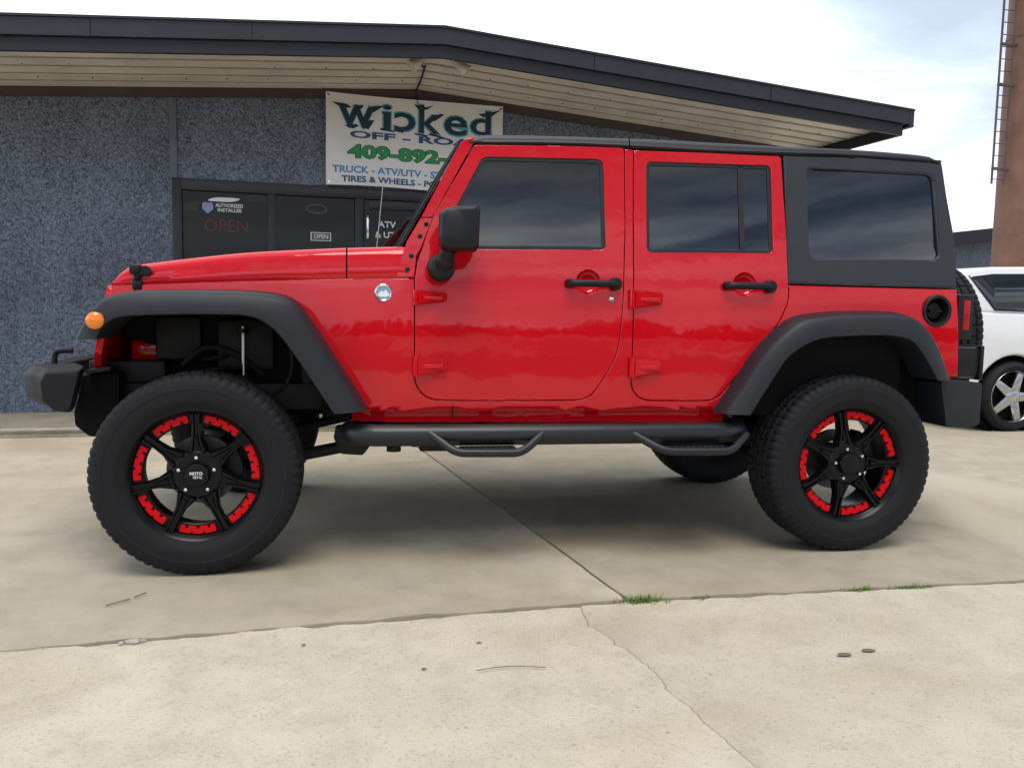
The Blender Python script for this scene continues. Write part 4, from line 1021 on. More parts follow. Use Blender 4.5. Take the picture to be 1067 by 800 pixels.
# wheel-arch liners: thick arched shells
def liner(mid, y_in, sg):
    bm = bmesh.new(); A_, B_ = [], []
    for p in mid:
        yo = YS(p.x, p.y)+.012
        A_.append(bm.verts.new((p.x, sg*-1*min(-.3, yo)*-1 if False else sg*min(-.25, yo), p.y))); B_.append(bm.verts.new((p.x, sg*y_in, p.y)))
    for i in range(len(mid)-1): bm.faces.new((A_[i], A_[i+1], B_[i+1], B_[i]))
    bm.faces.new(B_)
    bmesh.ops.triangulate(bm, faces=[f for f in bm.faces if len(f.verts) > 4])
    r = bmesh.ops.solidify(bm, geom=bm.faces[:], thickness=.006)
    return bm
for sg in (1, -1):
    obj('wheel_liner', liner(midF, -.40, sg), DARK, car, smooth=False); obj('wheel_liner', liner(midR, -.52, sg), DARK, car, smooth=False)
bm = bmesh.new()
for sg in (-1, 1):
    y = sg*.44
    box(bm, (-.85, y-.035, .50), (.75, y+.035, .62), .008); box(bm, (-1.95, y-.035, .64), (-.80, y+.035, .76), .008); box(bm, (.70, y-.035, .64), (2.1, y+.035, .76), .008)
    # body mounts and brackets hanging below the side bar
    for bx_ in (-.80, -.66, -.565):
        w_ = .055 if bx_ == -.66 else .028
        tube(bm, [(bx_, sg*.60, .462+.02*(bx_ > -.6)), (bx_, sg*.60, .56)], w_*.6, 12)
    prism(bm, rounded([(-.93, .53), (-.90, .455), (-.80, .447), (-.76, .50), (-.74, .56), (-.92, .58)], .02, 3), sg*.58-.04, sg*.58+.04, .006)
    box(bm, (-.545, sg*.60-.03, .462), (-.40, sg*.60+.03, .52), .01)
box(bm, (-.25, -.40, .47), (.35, .40, .56), .01); box(bm, (.2, -.30, .46), (.9, .1, .58), .02); tube(bm, [(-.7, .12, .50), (1.75, .35, .55)], .035, 10)
for y in (-.5, -.05, .5): box(bm, (-.6, y-.03, .58), (1.0, y+.03, .66))
obj('chassis_frame', bm, GREASE, car)
for x in (-WX, WX):
    bm = bmesh.new(); tube(bm, [(x, -.60, TR), (x, .60, TR)], .042, 16); m = bmesh.new(); bmesh.ops.create_uvsphere(m, u_segments=20, v_segments=12, radius=.14); merge(bm, m, 0, Matrix.Translation((x, .12 if x < 0 else 0, TR))); obj('axle', bm, GREASE, car)
for sg in (-1, 1):
    bm = bmesh.new(); tube(bm, [(-WX+.06, sg*.47, TR-.06), (-.82, sg*.52, .485)], .028, 12); tube(bm, [(WX-.06, sg*.47, TR-.06), (.72, sg*.5, .50)], .028, 12); obj('control_arm', bm, GREASE, car)
    sx, sz = S(253, 347, -.5)
    bm = bmesh.new(); tube(bm, [(sx, sg*.50, .80), (sx+.002, sg*.50, 1.02)], .0085, 10); sh = obj('shock_rod', bm, CHROME, car)
    bm = bmesh.new(); tube(bm, [(sx, sg*.50, .48), (sx, sg*.50, .80)], .030, 14); tube(bm, [(sx, sg*.5, .99), (sx, sg*.5, 1.01)], .024, 12); obj('shock_body', bm, GREASE, sh)
    bm = bmesh.new(); pts = [(-WX+.02+.065*math.cos(t*.5), sg*.42+.065*math.sin(t*.5), .52+t*.0042) for t in range(0, 96)]; tube(bm, pts, .009, 8); pts = [(WX+.0+.065*math.cos(t*.5), sg*.44+.065*math.sin(t*.5), .52+t*.0040) for t in range(0, 80)]; tube(bm, pts, .009, 8); obj('coil_spring', bm, GREASE, car)
    bm = bmesh.new(); tube(bm, [(WX+.22, sg*.5, .40), (WX+.12, sg*.46, .95)], .028, 12); obj('rear_shock', bm, GREASE, car)
# engine bay clutter seen through the arch
bm = bmesh.new()
box(bm, (-1.72, -.44, .86), (-1.52, -.36, 1.06), .02); box(bm, (-1.45, -.46, .82), (-1.2, -.38, 1.05), .02); tube(bm, smoothpath([(-1.6, -.46, .84), (-1.5, -.48, .92), (-1.38, -.48, .90), (-1.25, -.46, .80)], 6), .013, 8)
tube(bm, smoothpath([(-1.2, -.46, 1.02), (-1.12, -.48, .9), (-1.15, -.48, .75), (-1.3, -.46, .66)], 6), .009, 8); box(bm, (-1.08, -.46, .7), (-1.02, -.40, .98), .01)
obj('engine_bay_fittings', bm, GREASE, car)

# ---- side steps
tz = S(560, 452, -.86)[1]; xa, xb = S(362, 452, -.86)[0], S(777, 452, -.86)[0]
bm = bmesh.new()
tube(bm, smoothpath([(xa+.03, -.66, tz-.01), (xa+.005, -.74, tz-.004), (xa+.03, -.82, tz), (xa+.12, -.86, tz)], 6) + [(xb-.12, -.86, tz)] + smoothpath([(xb-.12, -.86, tz), (xb-.03, -.82, tz), (xb-.005, -.74, tz-.004), (xb-.03, -.66, tz-.01)], 6)[1:], .0475, 24)
stp = obj('side_step', bm, POWDER, car)
for xs in (-.75, -.25, .25, .82):
    k = bmesh.new(); box(k, (xs-.03, -.84, tz-.03), (xs+.03, -.46, tz+.01), .006); obj('mount', k, GREASE, stp)
for q in (((447, 451), (474, 469.5), (541, 469.5), (568, 451)), ((658, 451), (688, 468), (757, 468), (779, 453))):
    pts = [Vector((S(a, b, -.90)[0], yy, S(a, b, -.90)[1])) for (a, b), yy in zip(q, (-.885, -.955, -.955, -.885))]
    path_ = []
    for i, p in enumerate(pts):
        if i in (0, 3): path_.append(p)
        else:
            a_ = p.lerp(pts[i-1], .30); b_ = p.lerp(pts[i+1], .14)
            path_ += [((1-t)**2*a_+2*t*(1-t)*p+t*t*b_) for t in (0, .2, .4, .6, .8, 1)] if i == 1 else [((1-t)**2*p.lerp(pts[i-1], .14)+2*t*(1-t)*p+t*t*p.lerp(pts[i+1], .30)) for t in (0, .2, .4, .6, .8, 1)]
    k = bmesh.new(); tube(k, path_, .0185, 14); hoop = obj('step_hoop', k, POWDER, stp)
    k = bmesh.new(); x0, x1 = pts[1].x+.02, pts[2].x-.02; zz = pts[1].z
    box(k, (x0, -.952, zz-.004), (x1, -.87, zz+.016), .004)
    n = 10
    for j in range(n):
        xx = x0+(x1-x0)*(j+.5)/n
        m = bmesh.new(); lathe(m, [(0, .010), (.006, .009), (.006, .006)], 10, 'z'); merge(k, m, 0, Matrix.Translation((xx, -.93, zz+.014))); m = bmesh.new(); lathe(m, [(0, .006), (.004, .0045), (.004, .001)], 8, 'y'); merge(k, m, 0, Matrix.Translation((xx, -.974, zz)))
    obj('step_tread', k, POWDER, hoop)
both.append(stp)
# aerial on the far cowl
ax, az = S(392.5, 258, .62)
bm = bmesh.new(); tube(bm, [(ax, .62, htop(ax)-.05), (ax+.002, .62, htop(ax)+.03)], .013, 10); tube(bm, [(ax+.002, .62, az), (ax+.035, .62, az+.36)], [.0045, .003], 6); obj('aerial', bm, STEEL, car)
for o in both: mirror(o, car)

# ---- wheels
def tyre_bm(N=264):
    prof = [(-.104, .262, 0), (-.118, .268, 0), (-.129, .283, 0), (-.137, .303, 0), (-.1385, .306, 0), (-.1405, .322, 0), (-.142, .338, 0), (-.1415, .352, 0), (-.1425, .354, 0), (-.1425, .362, 0), (-.1405, .364, 0), (-.139, .374, 1), (-.136, .387, 2), (-.130, .400, 3), (-.122, .4105, 3), (-.110, .4165, 3), (-.082, .4195, 4), (-.078, .4195, 5), (-.070, .4195, 5), (-.066, .4205, 6), (-.030, .4215, 6), (-.026, .4215, 7), (-.018, .4215, 7), (-.014, .422, 8)]
    full = prof + [(0.0, .422, 8)] + [(-a, r, k) for a, r, k in prof[::-1]]
    bm = bmesh.new(); rings = []
    for j, (a, r, k) in enumerate(full):
        ring = []; side = 1 if a > 0 else -1
        for i in range(N):
            ph = i + (2 if side > 0 else 0); rr, aa = r, a
            lug = (ph % 4) >= 3; lug2 = ((ph+2) % 6) >= 5; lug3 = ((ph+1) % 6) >= 5; big = ((ph//4) % 2 == 0)
            if k == 1 and not lug and big: aa = a*1.004
            if k == 2: aa = a*(.992 if lug else 1.004); rr = r-(.002 if lug else 0)
            if k == 3: rr = r-(.0050 if lug else 0); aa = a*(.990 if lug else 1.0 + (.004 if big else 0))
            if k == 4: rr = r-(.010 if lug else 0)
            if k == 5: rr = r-.010
            if k == 6: rr = r-(.009 if lug2 else 0)
            if k == 7: rr = r-.010
            if k == 8: rr = r-(.008 if lug3 else 0)
            z = 0.0
            t = 2*PI*i/N
            if k in (5, 6, 7, 8): t += .012*math.sin(i*1.05)
            ring.append(bm.verts.new((rr*math.cos(t), aa, rr*math.sin(t))))
        rings.append(ring)
    for a, b in zip(rings, rings[1:]):
        for i in range(N): bm.faces.new((a[i], a[(i+1) % N], b[(i+1) % N], b[i]))
    bmesh.ops.recalc_face_normals(bm, faces=bm.faces[:])
    # raised blocks of plain ribbing on the sidewall
    return bm
def rim_bm():
    bm = bmesh.new()
    lathe(bm, [(-.100, .262), (-.116, .272), (-.1225, .270), (-.1235, .264), (-.119, .258), (-.108, .2515), (-.100, .2455), (-.078, .2445), (-.0775, .2065), (-.074, .203), (-.070, .2025), (-.03, .215), (.06, .225), (.102, .235), (.112, .262)], 96)
    # hub
    lathe(bm, [(-.050, .05), (-.062, .102), (-.085, .098), (-.0905, .088), (-.088, .060), (-.088, .0005)], 60)
    for k in range(7):
        t = PI/2+2*PI*k/7; m = bmesh.new()
        half_ = [(.2475, .0225, -.104), (.225, .0195, -.103), (.19, .0175, -.100), (.15, .021, -.096), (.12, .030, -.093), (.092, .040, -.090)]
        top = []; low = []; mid = []
        for r_, hw_, y_ in half_:
            hw_ *= .9 if r_ > .13 else 1.0
            top.append([m.verts.new((s_*hw_*.80, y_-.005, r_)) for s_ in (-1, 1)]); mid.append([m.verts.new((s_*hw_*.50, y_-.005, r_)) for s_ in (-1, 1)]+[m.verts.new((s_*hw_*.30, y_+.007, r_)) for s_ in (-1, 1)]); low.append([m.verts.new((s_*hw_*1.08, y_+.040, r_)) for s_ in (-1, 1)])
            top[-1] += [m.verts.new((s_*hw_, y_+.006, r_)) for s_ in (-1, 1)]
        for a, b, c, d in zip(top, top[1:], low, low[1:]):
            m.faces.new((a[2], a[0], b[0], b[2])); m.faces.new((a[1], a[3], b[3], b[1])); m.faces.new((c[0], a[2], b[2], d[0])); m.faces.new((a[3], c[1], d[1], b[3])); m.faces.new((c[1], c[0], d[0], d[1]))
        for a, b, e, f in zip(top, top[1:], mid, mid[1:]):
            m.faces.new((a[0], e[0], f[0], b[0])); m.faces.new((e[0], e[2], f[2], f[0])); m.faces.new((e[2], e[3], f[3], f[2])); m.faces.new((e[3], e[1], f[1], f[3])); m.faces.new((e[1], a[1], b[1], f[1]))
        a, c = top[0], low[0]; m.faces.new((a[0], a[2], c[0], c[1], a[3], a[1]))
        bmesh.ops.recalc_face_normals(m, faces=m.faces[:]); merge(bm, m, 0, Matrix.Rotation(-(t-PI/2), 4, 'Y'))
    return bm
def slot_bm():
    bm = bmesh.new()
    for k in range(7):
        m = bmesh.new(); prism(m, rounded([(-.004, .158), (.004, .158), (.011, .112), (-.011, .112)], .004, 3), -.1005, -.090, 0)
        for v in m.verts: v.co.y += (v.co.z-.135)*-.10
        merge(bm, m, 0, Matrix.Rotation(2*PI*k/7, 4, 'Y'))
    return bm
def insert_bm(k):
    bm = bmesh.new(); t0 = PI/2+2*PI*(k+.5)/7; ha = R(17.6); n = 56; o_, i_ = [], []
    for j in range(n+1):
        u = j/n; t = t0-ha+2*ha*u
        notch = any(abs(u-c) < .045 for c in (.18, .5, .82))
        rin = .2225 if notch else .2110
        rout = .2405-(.008 if any(abs(u-c) < .03 for c in (.34, .66)) else 0)
        if j in (0, n): rin, rout = .213, .236
        o_.append((rout*math.cos(t), rout*math.sin(t))); i_.append((rin*math.cos(t), rin*math.sin(t)))
    rows = []
    for y in (-.0915, -.0782): rows.append(([bm.verts.new((a, y, b)) for a, b in o_], [bm.verts.new((a, y, b)) for a, b in i_]))
    (oa, ia), (ob_, ib) = rows
    for j in range(n):
        bm.faces.new((oa[j], oa[j+1], ia[j+1], ia[j])); bm.faces.new((oa[j+1], oa[j], ob_[j], ob_[j+1])); bm.faces.new((ia[j], ia[j+1], ib[j+1], ib[j]))
    bm.faces.new((oa[0], ia[0], ib[0], ob_[0])); bm.faces.new((ia[n], oa[n], ob_[n], ib[n]))
    bmesh.ops.recalc_face_normals(bm, faces=bm.faces[:]); return bm
def rivets_bm(k):
    bm = bmesh.new(); t0 = PI/2+2*PI*(k+.5)/7
    for u in (-.6, -.2, .2, .6):
        t = t0+R(18.2)*u; m = bmesh.new(); lathe(m, [(-.0985, .0048), (-.101, .0042), (-.1015, .0004)], 8); shift(m, (.228*math.cos(t), 0, .228*math.sin(t))); merge(bm, m)
    return bm
DISC = mat('brake_iron', (.12, .115, .11), .45, 1, var=(20, .3))
def make_wheel(spare=False):
    wv = empty('wheel' if not spare else 'spare_wheel', (0, 0, 0), 0, car)
    obj('tyre', tyre_bm(), RUB, wv, 28); rim = obj('rim', rim_bm(), SATIN, wv, 32)
    obj('spoke_slots', slot_bm(), DARK, wv, smooth=False)
    for k in range(7): obj('red_insert', insert_bm(k), INS, wv, 30)
    for k in range(5):
        t = PI/2+2*PI*k/5; bm = bmesh.new(); lathe(bm, [(-.084, .0105), (-.100, .0100), (-.108, .007), (-.110, .0004)], 6); shift(bm, (.071*math.cos(t), 0, .071*math.sin(t))); obj('lug_nut', bm, CHROME, wv)
    bm = bmesh.new(); lathe(bm, [(-.082, .050), (-.104, .050), (-.110, .046), (-.112, .040), (-.112, .0005)], 40); obj('centre_cap', bm, SATIN, wv)
    if not spare:
        bm = bmesh.new(); lathe(bm, [(.03, .145), (.055, .145), (.055, .09), (.03, .09)], 48, close=True); lathe(bm, [(-.06, .075), (.06, .08), (.06, .01)], 30); obj('brake_disc', bm, DISC, wv)
        bm = bmesh.new(); prism(bm, [(math.cos(t)*r_, math.sin(t)*r_) for r_, ts in ((.175, [R(a) for a in range(-25, 46, 7)]), (.105, [R(a) for a in range(45, -26, -7)])) for t in ts], -.03, .05, .004); obj('brake_caliper', bm, GREASE, wv)
    return wv
w0 = make_wheel()
for ch in w0.children:
    if ch.name.split('.')[0] not in ('tyre', 'brake_disc', 'brake_caliper'): ch.scale = (1.03, 1, 1.03)
def copy_tree(o, parent):
    c = o.copy(); link(c, parent)
    for ch in o.children: copy_tree(ch, c)
    return c
wheels = [w0]+[copy_tree(w0, car) for _ in range(3)]
for o_, (x, sg, rot) in zip(wheels, ((-WX, 1, 0), (WX, 1, R(-90+360/7*2)), (-WX, -1, .3), (WX, -1, 1.1))):
    o_.location = (x, sg*TY, TR-.004)
    o_.rotation_euler = (0, -rot, 0) if sg > 0 else (0, rot, PI)
k = text_bm('MOTO', .050, .0145, .02); shift(k, (-.025, -.1128, .001)); lt = obj('cap_lettering', k, STICK, wheels[0], smooth=False)
k = text_bm('METAL', .036, .010, .01); shift(k, (-.012, -.1128, -.0125)); obj('cap_lettering', k, STICK, wheels[0], smooth=False)
sp = make_wheel(True); sp.location = (2.405, .0, 1.015); sp.rotation_euler = (0, .5, PI/2)
bm = bmesh.new(); box(bm, (rx-.01, -.16, .86), (2.34, .16, 1.16), .02); obj('spare_carrier', bm, GREASE, car)

# ------------------------------------------------------------------ white SUV behind
suv = empty('white_car', (4.93, 2.66, 0), R(1.5)); tag(suv, 'white family car with chrome five-spoke wheels parked behind the red vehicle', 'car')
SL_, SWD = 4.55, 1.80      # local x forward from the tail, y across (0 = near side)
wxr, wxf, sr = .56, 3.35, .345
def arch(cx, r, z0_): return [(cx+r*math.cos(t), max(z0_, .35+r*math.sin(t))) for t in [PI-PI*i/16 for i in range(17)]]
low = [(.06, .34), (.02, .50), (.0, .80), (.05, 1.10), (.09, 1.17)]
prof = [(.09, .30)] + [(wxr+.40*math.cos(PI-PI*i/16), max(.30, .35+.40*math.sin(PI-PI*i/16))) for i in range(17)] + [(wxf+.40*math.cos(PI-PI*i/16), max(.30, .35+.40*math.sin(PI-PI*i/16))) for i in range(17)] + [(4.45, .30), (4.55, .5), (4.50, .80), (4.35, .95), (3.5, 1.08), (3.35, 1.12)] + [(.10, 1.165), (.05, 1.10), (.0, .80), (.02, .50)]
bm = bmesh.new(); prism(bm, prof, .0, SWD, .03, seg=3)
for v in bm.verts:
    zz = v.co.z
    f_ = .0
    if zz > .95: f_ = (zz-.95)*.10
    if zz < .5: f_ = (.5-zz)*.18
    v.co.y = SWD/2+(v.co.y-SWD/2)*(1-f_)
    e_ = max(0, .5-v.co.x)/.5; v.co.y = SWD/2+(v.co.y-SWD/2)*(1-.05*e_**2)
obj('body', bm, WHITE, suv, 50)
# cabin: white roof and pillars over a dark glass house
gh = [(.10, 1.16), (.01, 1.50), (.06, 1.56), (.35, 1.605), (1.5, 1.64), (2.3, 1.60), (2.55, 1.54), (3.38, 1.12)]
def taper(bm, z0_=1.15, k=.30):
    for v in bm.verts:
        f_ = max(0, v.co.z-z0_)*k; v.co.y = SWD/2+(v.co.y-SWD/2)*(1-f_)
bm = bmesh.new(); prism(bm, gh, .05, SWD-.05, .03, seg=3); taper(bm); obj('roof', bm, WHITE, suv, 50)
def sidewin(pts, name='side_window'):
    bm = bmesh.new(); m_ = rounded(pts, .03, 5); prism(bm, m_, .044, .10, .003); 
    m2 = bmesh.new(); prism(m2, m_, SWD-.10, SWD-.044, .003); merge(bm, m2); taper(bm); return obj(name, bm, TINT, suv, 40)
sidewin([(.085, 1.50), (.33, 1.195), (1.02, 1.195), (1.02, 1.555), (.35, 1.535)])
sidewin([(1.09, 1.195), (2.02, 1.19), (2.02, 1.57), (1.09, 1.56)]); sidewin([(2.09, 1.19), (3.1, 1.15), (2.5, 1.53), (2.09, 1.565)])
bm = bmesh.new()
for q in ([(.075, 1.515), (.325, 1.178), (3.12, 1.13), (3.12, 1.148), (.335, 1.196), (.09, 1.505)],):
    prism(bm, q, .038, .06, .002); m2 = bmesh.new(); prism(m2, q, SWD-.06, SWD-.038, .002); merge(bm, m2)
taper(bm); obj('window_trim', bm, BLACK, suv)
bm = bmesh.new(); slabq(bm, [(2.60, .16, 1.53), (3.40, .10, 1.13), (3.40, SWD-.10, 1.13), (2.60, SWD-.16, 1.53)], .01); obj('windscreen', bm, TINT, suv, smooth=False)
bm = bmesh.new(); box(bm, (-.012, .03, .82), (.05, .20, 1.12), .01); obj('tail_light', bm, TAIL, suv); bm = bmesh.new(); box(bm, (-.012, SWD-.20, .82), (.05, SWD-.03, 1.12), .01); obj('tail_light', bm, TAIL, suv)
bm = bmesh.new(); box(bm, (4.40, .1, .72), (4.53, .42, .86), .03); obj('headlight', bm, CLEAR, suv); bm = bmesh.new(); box(bm, (4.40, SWD-.42, .72), (4.53, SWD-.1, .86), .03); obj('headlight', bm, CLEAR, suv)
bm = bmesh.new(); box(bm, (.2, .12, .28), (4.35, SWD-.12, .7)); obj('underbody', bm, DARK, suv, smooth=False)
for dpos in (1.05, 2.05):
    bm = bmesh.new(); box(bm, (dpos-.002, -.0015, .45), (dpos+.003, .02, 1.12)); obj('door_gap', bm, DARK, suv, smooth=False)
    bm = bmesh.new(); box(bm, (dpos+.06, -.035, .98), (dpos+.22, .01, 1.01), .008); obj('door_handle', bm, WHITE, suv)
ALLOY = mat('polished_alloy', (.50, .51, .53), .24, 1, var=(8, .15))
def suv_wheel(x, y, sg):
    wv = empty('wheel', (x, y, sr), 0 if sg > 0 else PI, suv)
    bm = bmesh.new(); lathe(bm, [(-.02, .255), (-.045, .27), (-.05, .30), (-.035, .325), (0, .342), (.05, .345), (.15, .345), (.19, .335), (.21, .29), (.20, .255)], 64); obj('tyre', bm, RUB, wv)
    bm = bmesh.new(); lathe(bm, [(-.03, .258), (-.036, .252), (-.02, .24), (.08, .23), (.15, .24)], 48)
    for k in range(5):
        t = 2*PI*k/5+.32; m = bmesh.new(); prism(m, [(-.034, .24), (.034, .24), (.050, .05), (-.050, .05)], -.028, .03, .01); merge(bm, m, 0, Matrix.Rotation(t, 4, 'Y'))
    lathe(bm, [(-.02, .085), (-.034, .07), (-.040, .04), (-.042, .0005)], 30); obj('rim', bm, ALLOY, wv)
    bm = bmesh.new(); lathe(bm, [(.06, .225), (.06, .001)], 30); obj('brake_disc', bm, DARK, wv)
for x in (wxr, wxf): suv_wheel(x, .03, 1); suv_wheel(x, SWD-.03, -1)
bm = bmesh.new()
for cx_ in (wxr, wxf):
    lathe_m = bmesh.new(); lathe(lathe_m, [(.03, .395), (.42, .395), (.42, .05)], 40); merge(bm, lathe_m, 0, Matrix.Translation((cx_, 0, .35))); lathe_m = bmesh.new(); lathe(lathe_m, [(SWD-.03, .395), (SWD-.42, .395), (SWD-.42, .05)], 40); merge(bm, lathe_m, 0, Matrix.Translation((cx_, 0, .35)))
obj('wheel_liner', bm, DARK, suv)

# ------------------------------------------------------------------ steel column with ladder, far building
colm = empty('steel_column', (16.31, 15, 0)); tag(colm, 'tall rust-brown steel column rising behind the white car', 'column')
bm = bmesh.new(); lathe(bm, [(-.05, .72), (.1, .72), (.1, .64), (14, .66)], 48, 'z'); obj('shaft', bm, RUST, colm)
bm = bmesh.new(); lathe(bm, [(3.2, .648), (3.3, .648)], 48, 'z'); lathe(bm, [(8.2, .665), (8.3, .665)], 48, 'z'); obj('weld_band', bm, RUST, colm)
bm = bmesh.new(); k = bmesh.new()
lx = -1.08
for dy in (-.0,): tube(bm, [(lx, -.12, 4.5), (lx+.0, -.12, 14)], .028, 8)
tube(bm, [(lx+.34, -.12, 4.5), (lx+.34, -.12, 14)], .028, 8)
z = 4.62
while z < 13.9:
    tube(bm, [(lx, -.12, z), (lx+.34, -.12, z)], .012, 6); z += .30
lad = obj('ladder', bm, LAD, colm)
for z in (4.85, 6.95, 7.95+.0, 9.2, 11.2): k = bmesh.new(); box(k, (lx-.02, -.15, z), (lx+.5, -.09, z+.07), .005); obj('bracket', k, LAD, lad)
ann = empty('far_building', (20.0, 22, 0), R(-3)); tag(ann, 'grey pebble-dash building with dark roof edge behind the white car', 'building')
bm = bmesh.new(); prism(bm, [(-7, 0), (12, 0), (12, 3.9), (3.5, 4.05), (-7, 2.9)], 0, 9); obj('wall', bm, STUC, ann, smooth=False)
bm = bmesh.new()
for a, za, b, zb in ((-7.6, 2.55, 3.5, 4.0), (3.5, 4.0, 12.4, 2.9)): prism(bm, [(a, za), (b, zb), (b, zb+.48), (a, za+.48)], -.9, 9.3)
obj('roof', bm, FASC2, ann, smooth=False)

# ------------------------------------------------------------------ weeds, litter, stains
GRASS = mat('weed_green', (.12, .23, .045), .6, 0, .3, var=(20, .4)); DRY = mat('dry_grass', (.28, .22, .09), .8)
def weed(x, y, n, rad, h, label, dry=.15):
    bm = bmesh.new(); rnd = random.Random(int(x*1000))
    for i in range(n):
        bx_ = x+rnd.gauss(0, rad*.5); by_ = y+rnd.gauss(0, .010); a_ = rnd.uniform(0, 2*PI); L_ = h*rnd.uniform(.5, 1.1); lean = rnd.uniform(.3, 1.3); w_ = rnd.uniform(.002, .0042)
        d = Vector((math.cos(a_), math.sin(a_)*.7, 0)); s_ = Vector((-d.y, d.x, 0)).normalized(); prev = None
        mi = 1 if rnd.random() < dry else 0
        for k in range(5):
            t = k/4; p = Vector((bx_, by_, -.015)) + d*L_*lean*t*t*.8 + Vector((0, 0, L_*(t-.35*t*t*lean*.6)+.005)); ww = w_*(1-t*.9)
            cur = (bm.verts.new(p-s_*ww), bm.verts.new(p+s_*ww))
            if prev: f = bm.faces.new((prev[0], prev[1], cur[1], cur[0])); f.material_index = mi
            prev = cur
    o_ = obj('weed', bm, [GRASS, DRY], None); tag(o_, label, 'weed', 'weeds in the concrete joint'); return o_
weed(.262, -1.412, 220, .085, .045, 'widest green weed tuft at the corner where the slab joints meet')
weed(.515, -1.402, 70, .05, .024, 'tiny green weed just right of the slab corner')
weed(1.195, -1.398, 80, .08, .028, 'low sparse weed in the joint in front of the rear wheel', .4)
weed(1.235, -1.398, 22, .012, .038, 'thin upright sprig standing within the sparse weed near the rear wheel', .2)
weed(1.46, -1.398, 110, .085, .028, 'rightmost flat green weed in the slab joint', .2)
PEB = mat('pale_pebble', (.40, .37, .32), .8, var=(40, .3)); TWIG = mat('dry_twig', (.20, .15, .10), .9); OIL = mat('oil_drop', (.15, .135, .115), .5)
def lump(bm, x, y, rx_, ry_, h, seed):
    m = bmesh.new(); bmesh.ops.create_icosphere(m, subdivisions=2, radius=1)
    for v in m.verts:
        k = 1+.3*noise.noise(v.co*1.7+Vector((seed, 0, 0))); v.co = Vector((v.co.x*rx_*k, v.co.y*ry_*k, v.co.z*h*k))
    merge(bm, m, 0, Matrix.Translation((x, y, h*.4)))
for i, (dx, dy, a_, b_, h) in enumerate(((0, 0, .028, .012, .010), (.03, .006, .012, .008, .007), (-.035, -.006, .010, .007, .006))):
    bm = bmesh.new(); lump(bm, -1.555+dx, -1.565+dy, a_, b_, h, i*3.1); tag(obj('concrete_chip', bm, PEB), ('largest pale concrete chip lying in the joint near the left edge', 'small pale chip right of the largest concrete chip', 'small pale chip left of the largest concrete chip')[i], 'stone', 'concrete chips in the joint')
for i, (a, b, c) in enumerate((((-1.735, -1.215), (-1.69, -1.185), (-1.665, -1.150)), ((-1.655, -1.135), (-1.63, -1.105), (-1.622, -1.092)))):
    bm = bmesh.new(); tube(bm, smoothpath([(*a, .008), (*b, .011), (*c, .008)], 4), [.0026]*8+[.001], 6); tag(obj('twig', bm, TWIG), ('longer dry twig on the concrete in front of the front wheel', 'shorter dry twig beside the longer one before the front wheel')[i], 'twig', 'dry twigs on the slab')
def spot(x, y, a_, b_, seed, m_=None, z=.0022, name='oil_spot'):
    bm = bmesh.new(); n = 22
    f = bm.faces.new([bm.verts.new((x+a_*math.cos(2*PI*i/n)*(1+.35*noise.noise(Vector((math.cos(2*PI*i/n)*1.3, math.sin(2*PI*i/n)*1.3, seed)))), y+b_*math.sin(2*PI*i/n)*(1+.35*noise.noise(Vector((math.cos(2*PI*i/n)*1.3, math.sin(2*PI*i/n)*1.3, seed)))), z)) for i in range(n)]); f.normal_update()
    if f.normal.z < 0: f.normal_flip()
    return tag(obj(name, bm, m_ or OIL, smooth=False), kind='structure')
spot(.771, -1.985, .026, .014, 1); spot(.871, -1.965, .026, .012, 5); spot(-.62, -1.90, .008, .006, 2); spot(-1.0, -1.66, .007, .006, 3); spot(-.42, -1.72, .009, .005, 4)
bm = bmesh.new(); tube(bm, smoothpath([(-.46, -1.945, .006), (-.38, -1.93, .006), (-.32, -1.935, .006), (-.24, -1.95, .005)], 5), .0015, 6); tag(obj('grass_stalk', bm, TWIG), 'thin dry stalk lying on the near slab below the front wheel', 'twig')

# ------------------------------------------------------------------ wood across the street (mirrored in the paint and the panes)
bm = bmesh.new(); rnd = random.Random(11)
for i in range(120):
    x = -110+i*1.9+rnd.uniform(-1.6, 1.6); h = rnd.choice((1.6, 2.2, 2.8, 3.4, 3.9, 4.3))*rnd.uniform(.8, 1.15); m = bmesh.new(); bmesh.ops.create_icosphere(m, subdivisions=3, radius=1)
    if noise.noise(Vector((i*.21, 5, 0))) > .28: continue
    for v in m.verts:
        d = 1+.22*noise.noise(v.co*2.3+Vector((i*3.7, 0, 0)))+.10*noise.noise(v.co*6+Vector((0, i*1.7, 0))); v.co = Vector((v.co.x*2.2*d, v.co.y*2.0*d, v.co.z*h*.62*d))
    merge(bm, m, 0, Matrix.Translation((x, -62+rnd.uniform(-3, 3), h*.45)))
for i, (x0, x1, y0, y1) in enumerate(((-26, -9, -17, -12), (-5, 3.5, -27, -14), (6, 30, -20, -12.5), (-60, 60, -44, -31))):  # unseen pale sheets added so the doors reflect lighter patches
    k = bmesh.new(); k.faces.new([k.verts.new((a_+rnd.uniform(-.5, .5), b_, -.046)) for a_, b_ in ((x0, y0), (x1, y0), (x1, y1), (x0, y1))]); tag(obj('concrete_ground', k, CONC_S), kind='structure')
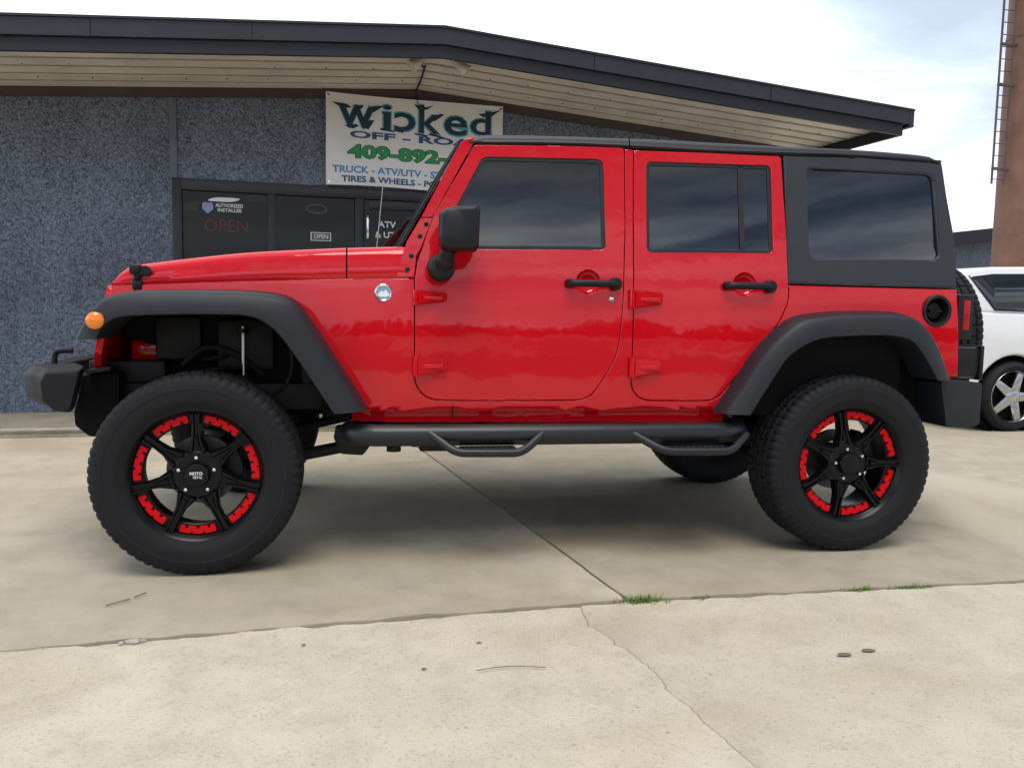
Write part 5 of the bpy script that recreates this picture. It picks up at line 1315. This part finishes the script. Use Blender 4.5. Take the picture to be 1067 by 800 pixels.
tag(obj('far_wood', bm, mat('far_foliage', (.05, .07, .03), .9, 0, .2, var=(1.2, .5)), None), kind='stuff')

# ------------------------------------------------------------------ loose pieces become parts of their own
def islands(o):
    bm = bmesh.new(); bm.from_mesh(o.data); seen = set(); out = []
    for v in bm.verts:
        if v in seen: continue
        st, grp = [v], []; seen.add(v)
        while st:
            a = st.pop(); grp.append(a.index)
            for e in a.link_edges:
                q = e.other_vert(a)
                if q not in seen: seen.add(q); st.append(q)
        out.append(set(grp))
    bm.free(); return out
SPLIT = {'batten': 'batten', 'inner_apron': 'inner_apron', 'bumper_bracket': 'bumper_bracket', 'control_arm': 'control_arm', 'spoke_slots': 'spoke_slot', 'soffit_screws': 'soffit_screw', 'eyelet': 'eyelet', 'tie_cord': 'tie_cord',
         'side_window': 'side_window', 'fascia_joint': 'fascia_joint', 'display_shelf': 'display_shelf', 'bracket_bolts': 'bolt', 'chassis_frame': 'chassis_member', 'windscreen_seal': 'windscreen_seal', 'engine_bay_fittings': 'engine_bay_fitting',
         'weld_band': 'weld_band', 'wiper': 'wiper', 'window_trim': 'window_trim', 'rear_bumper': 'bumper_section', 'roof_vent': 'roof_vent', 'gap_blocker': 'gap_blocker', 'shock_body': 'shock_body', 'wheel_liner': 'wheel_liner', 'coil_spring': 'coil_spring'}
done = {}
for o in list(bpy.data.objects):
    base = o.name.split('.')[0]
    if o.type != 'MESH' or base not in SPLIT or o.children: continue
    if base in ('headlight', 'tail_light') : continue
    if o.data.name not in done:
        res = []
        for grp in islands(o):
            bm = bmesh.new(); bm.from_mesh(o.data); bm.verts.ensure_lookup_table()
            bmesh.ops.delete(bm, geom=[v for v in bm.verts if v.index not in grp], context='VERTS')
            me = bpy.data.meshes.new(SPLIT[base]); bm.to_mesh(me); bm.free(); [me.materials.append(q) for q in o.data.materials]; res.append(me)
        done[o.data.name] = res
    res = done[o.data.name]
    if len(res) < 2: continue
    for me in res:
        c = o.copy(); c.name = SPLIT[base]; c.data = me; link(c, o.parent)
    bpy.data.objects.remove(o)
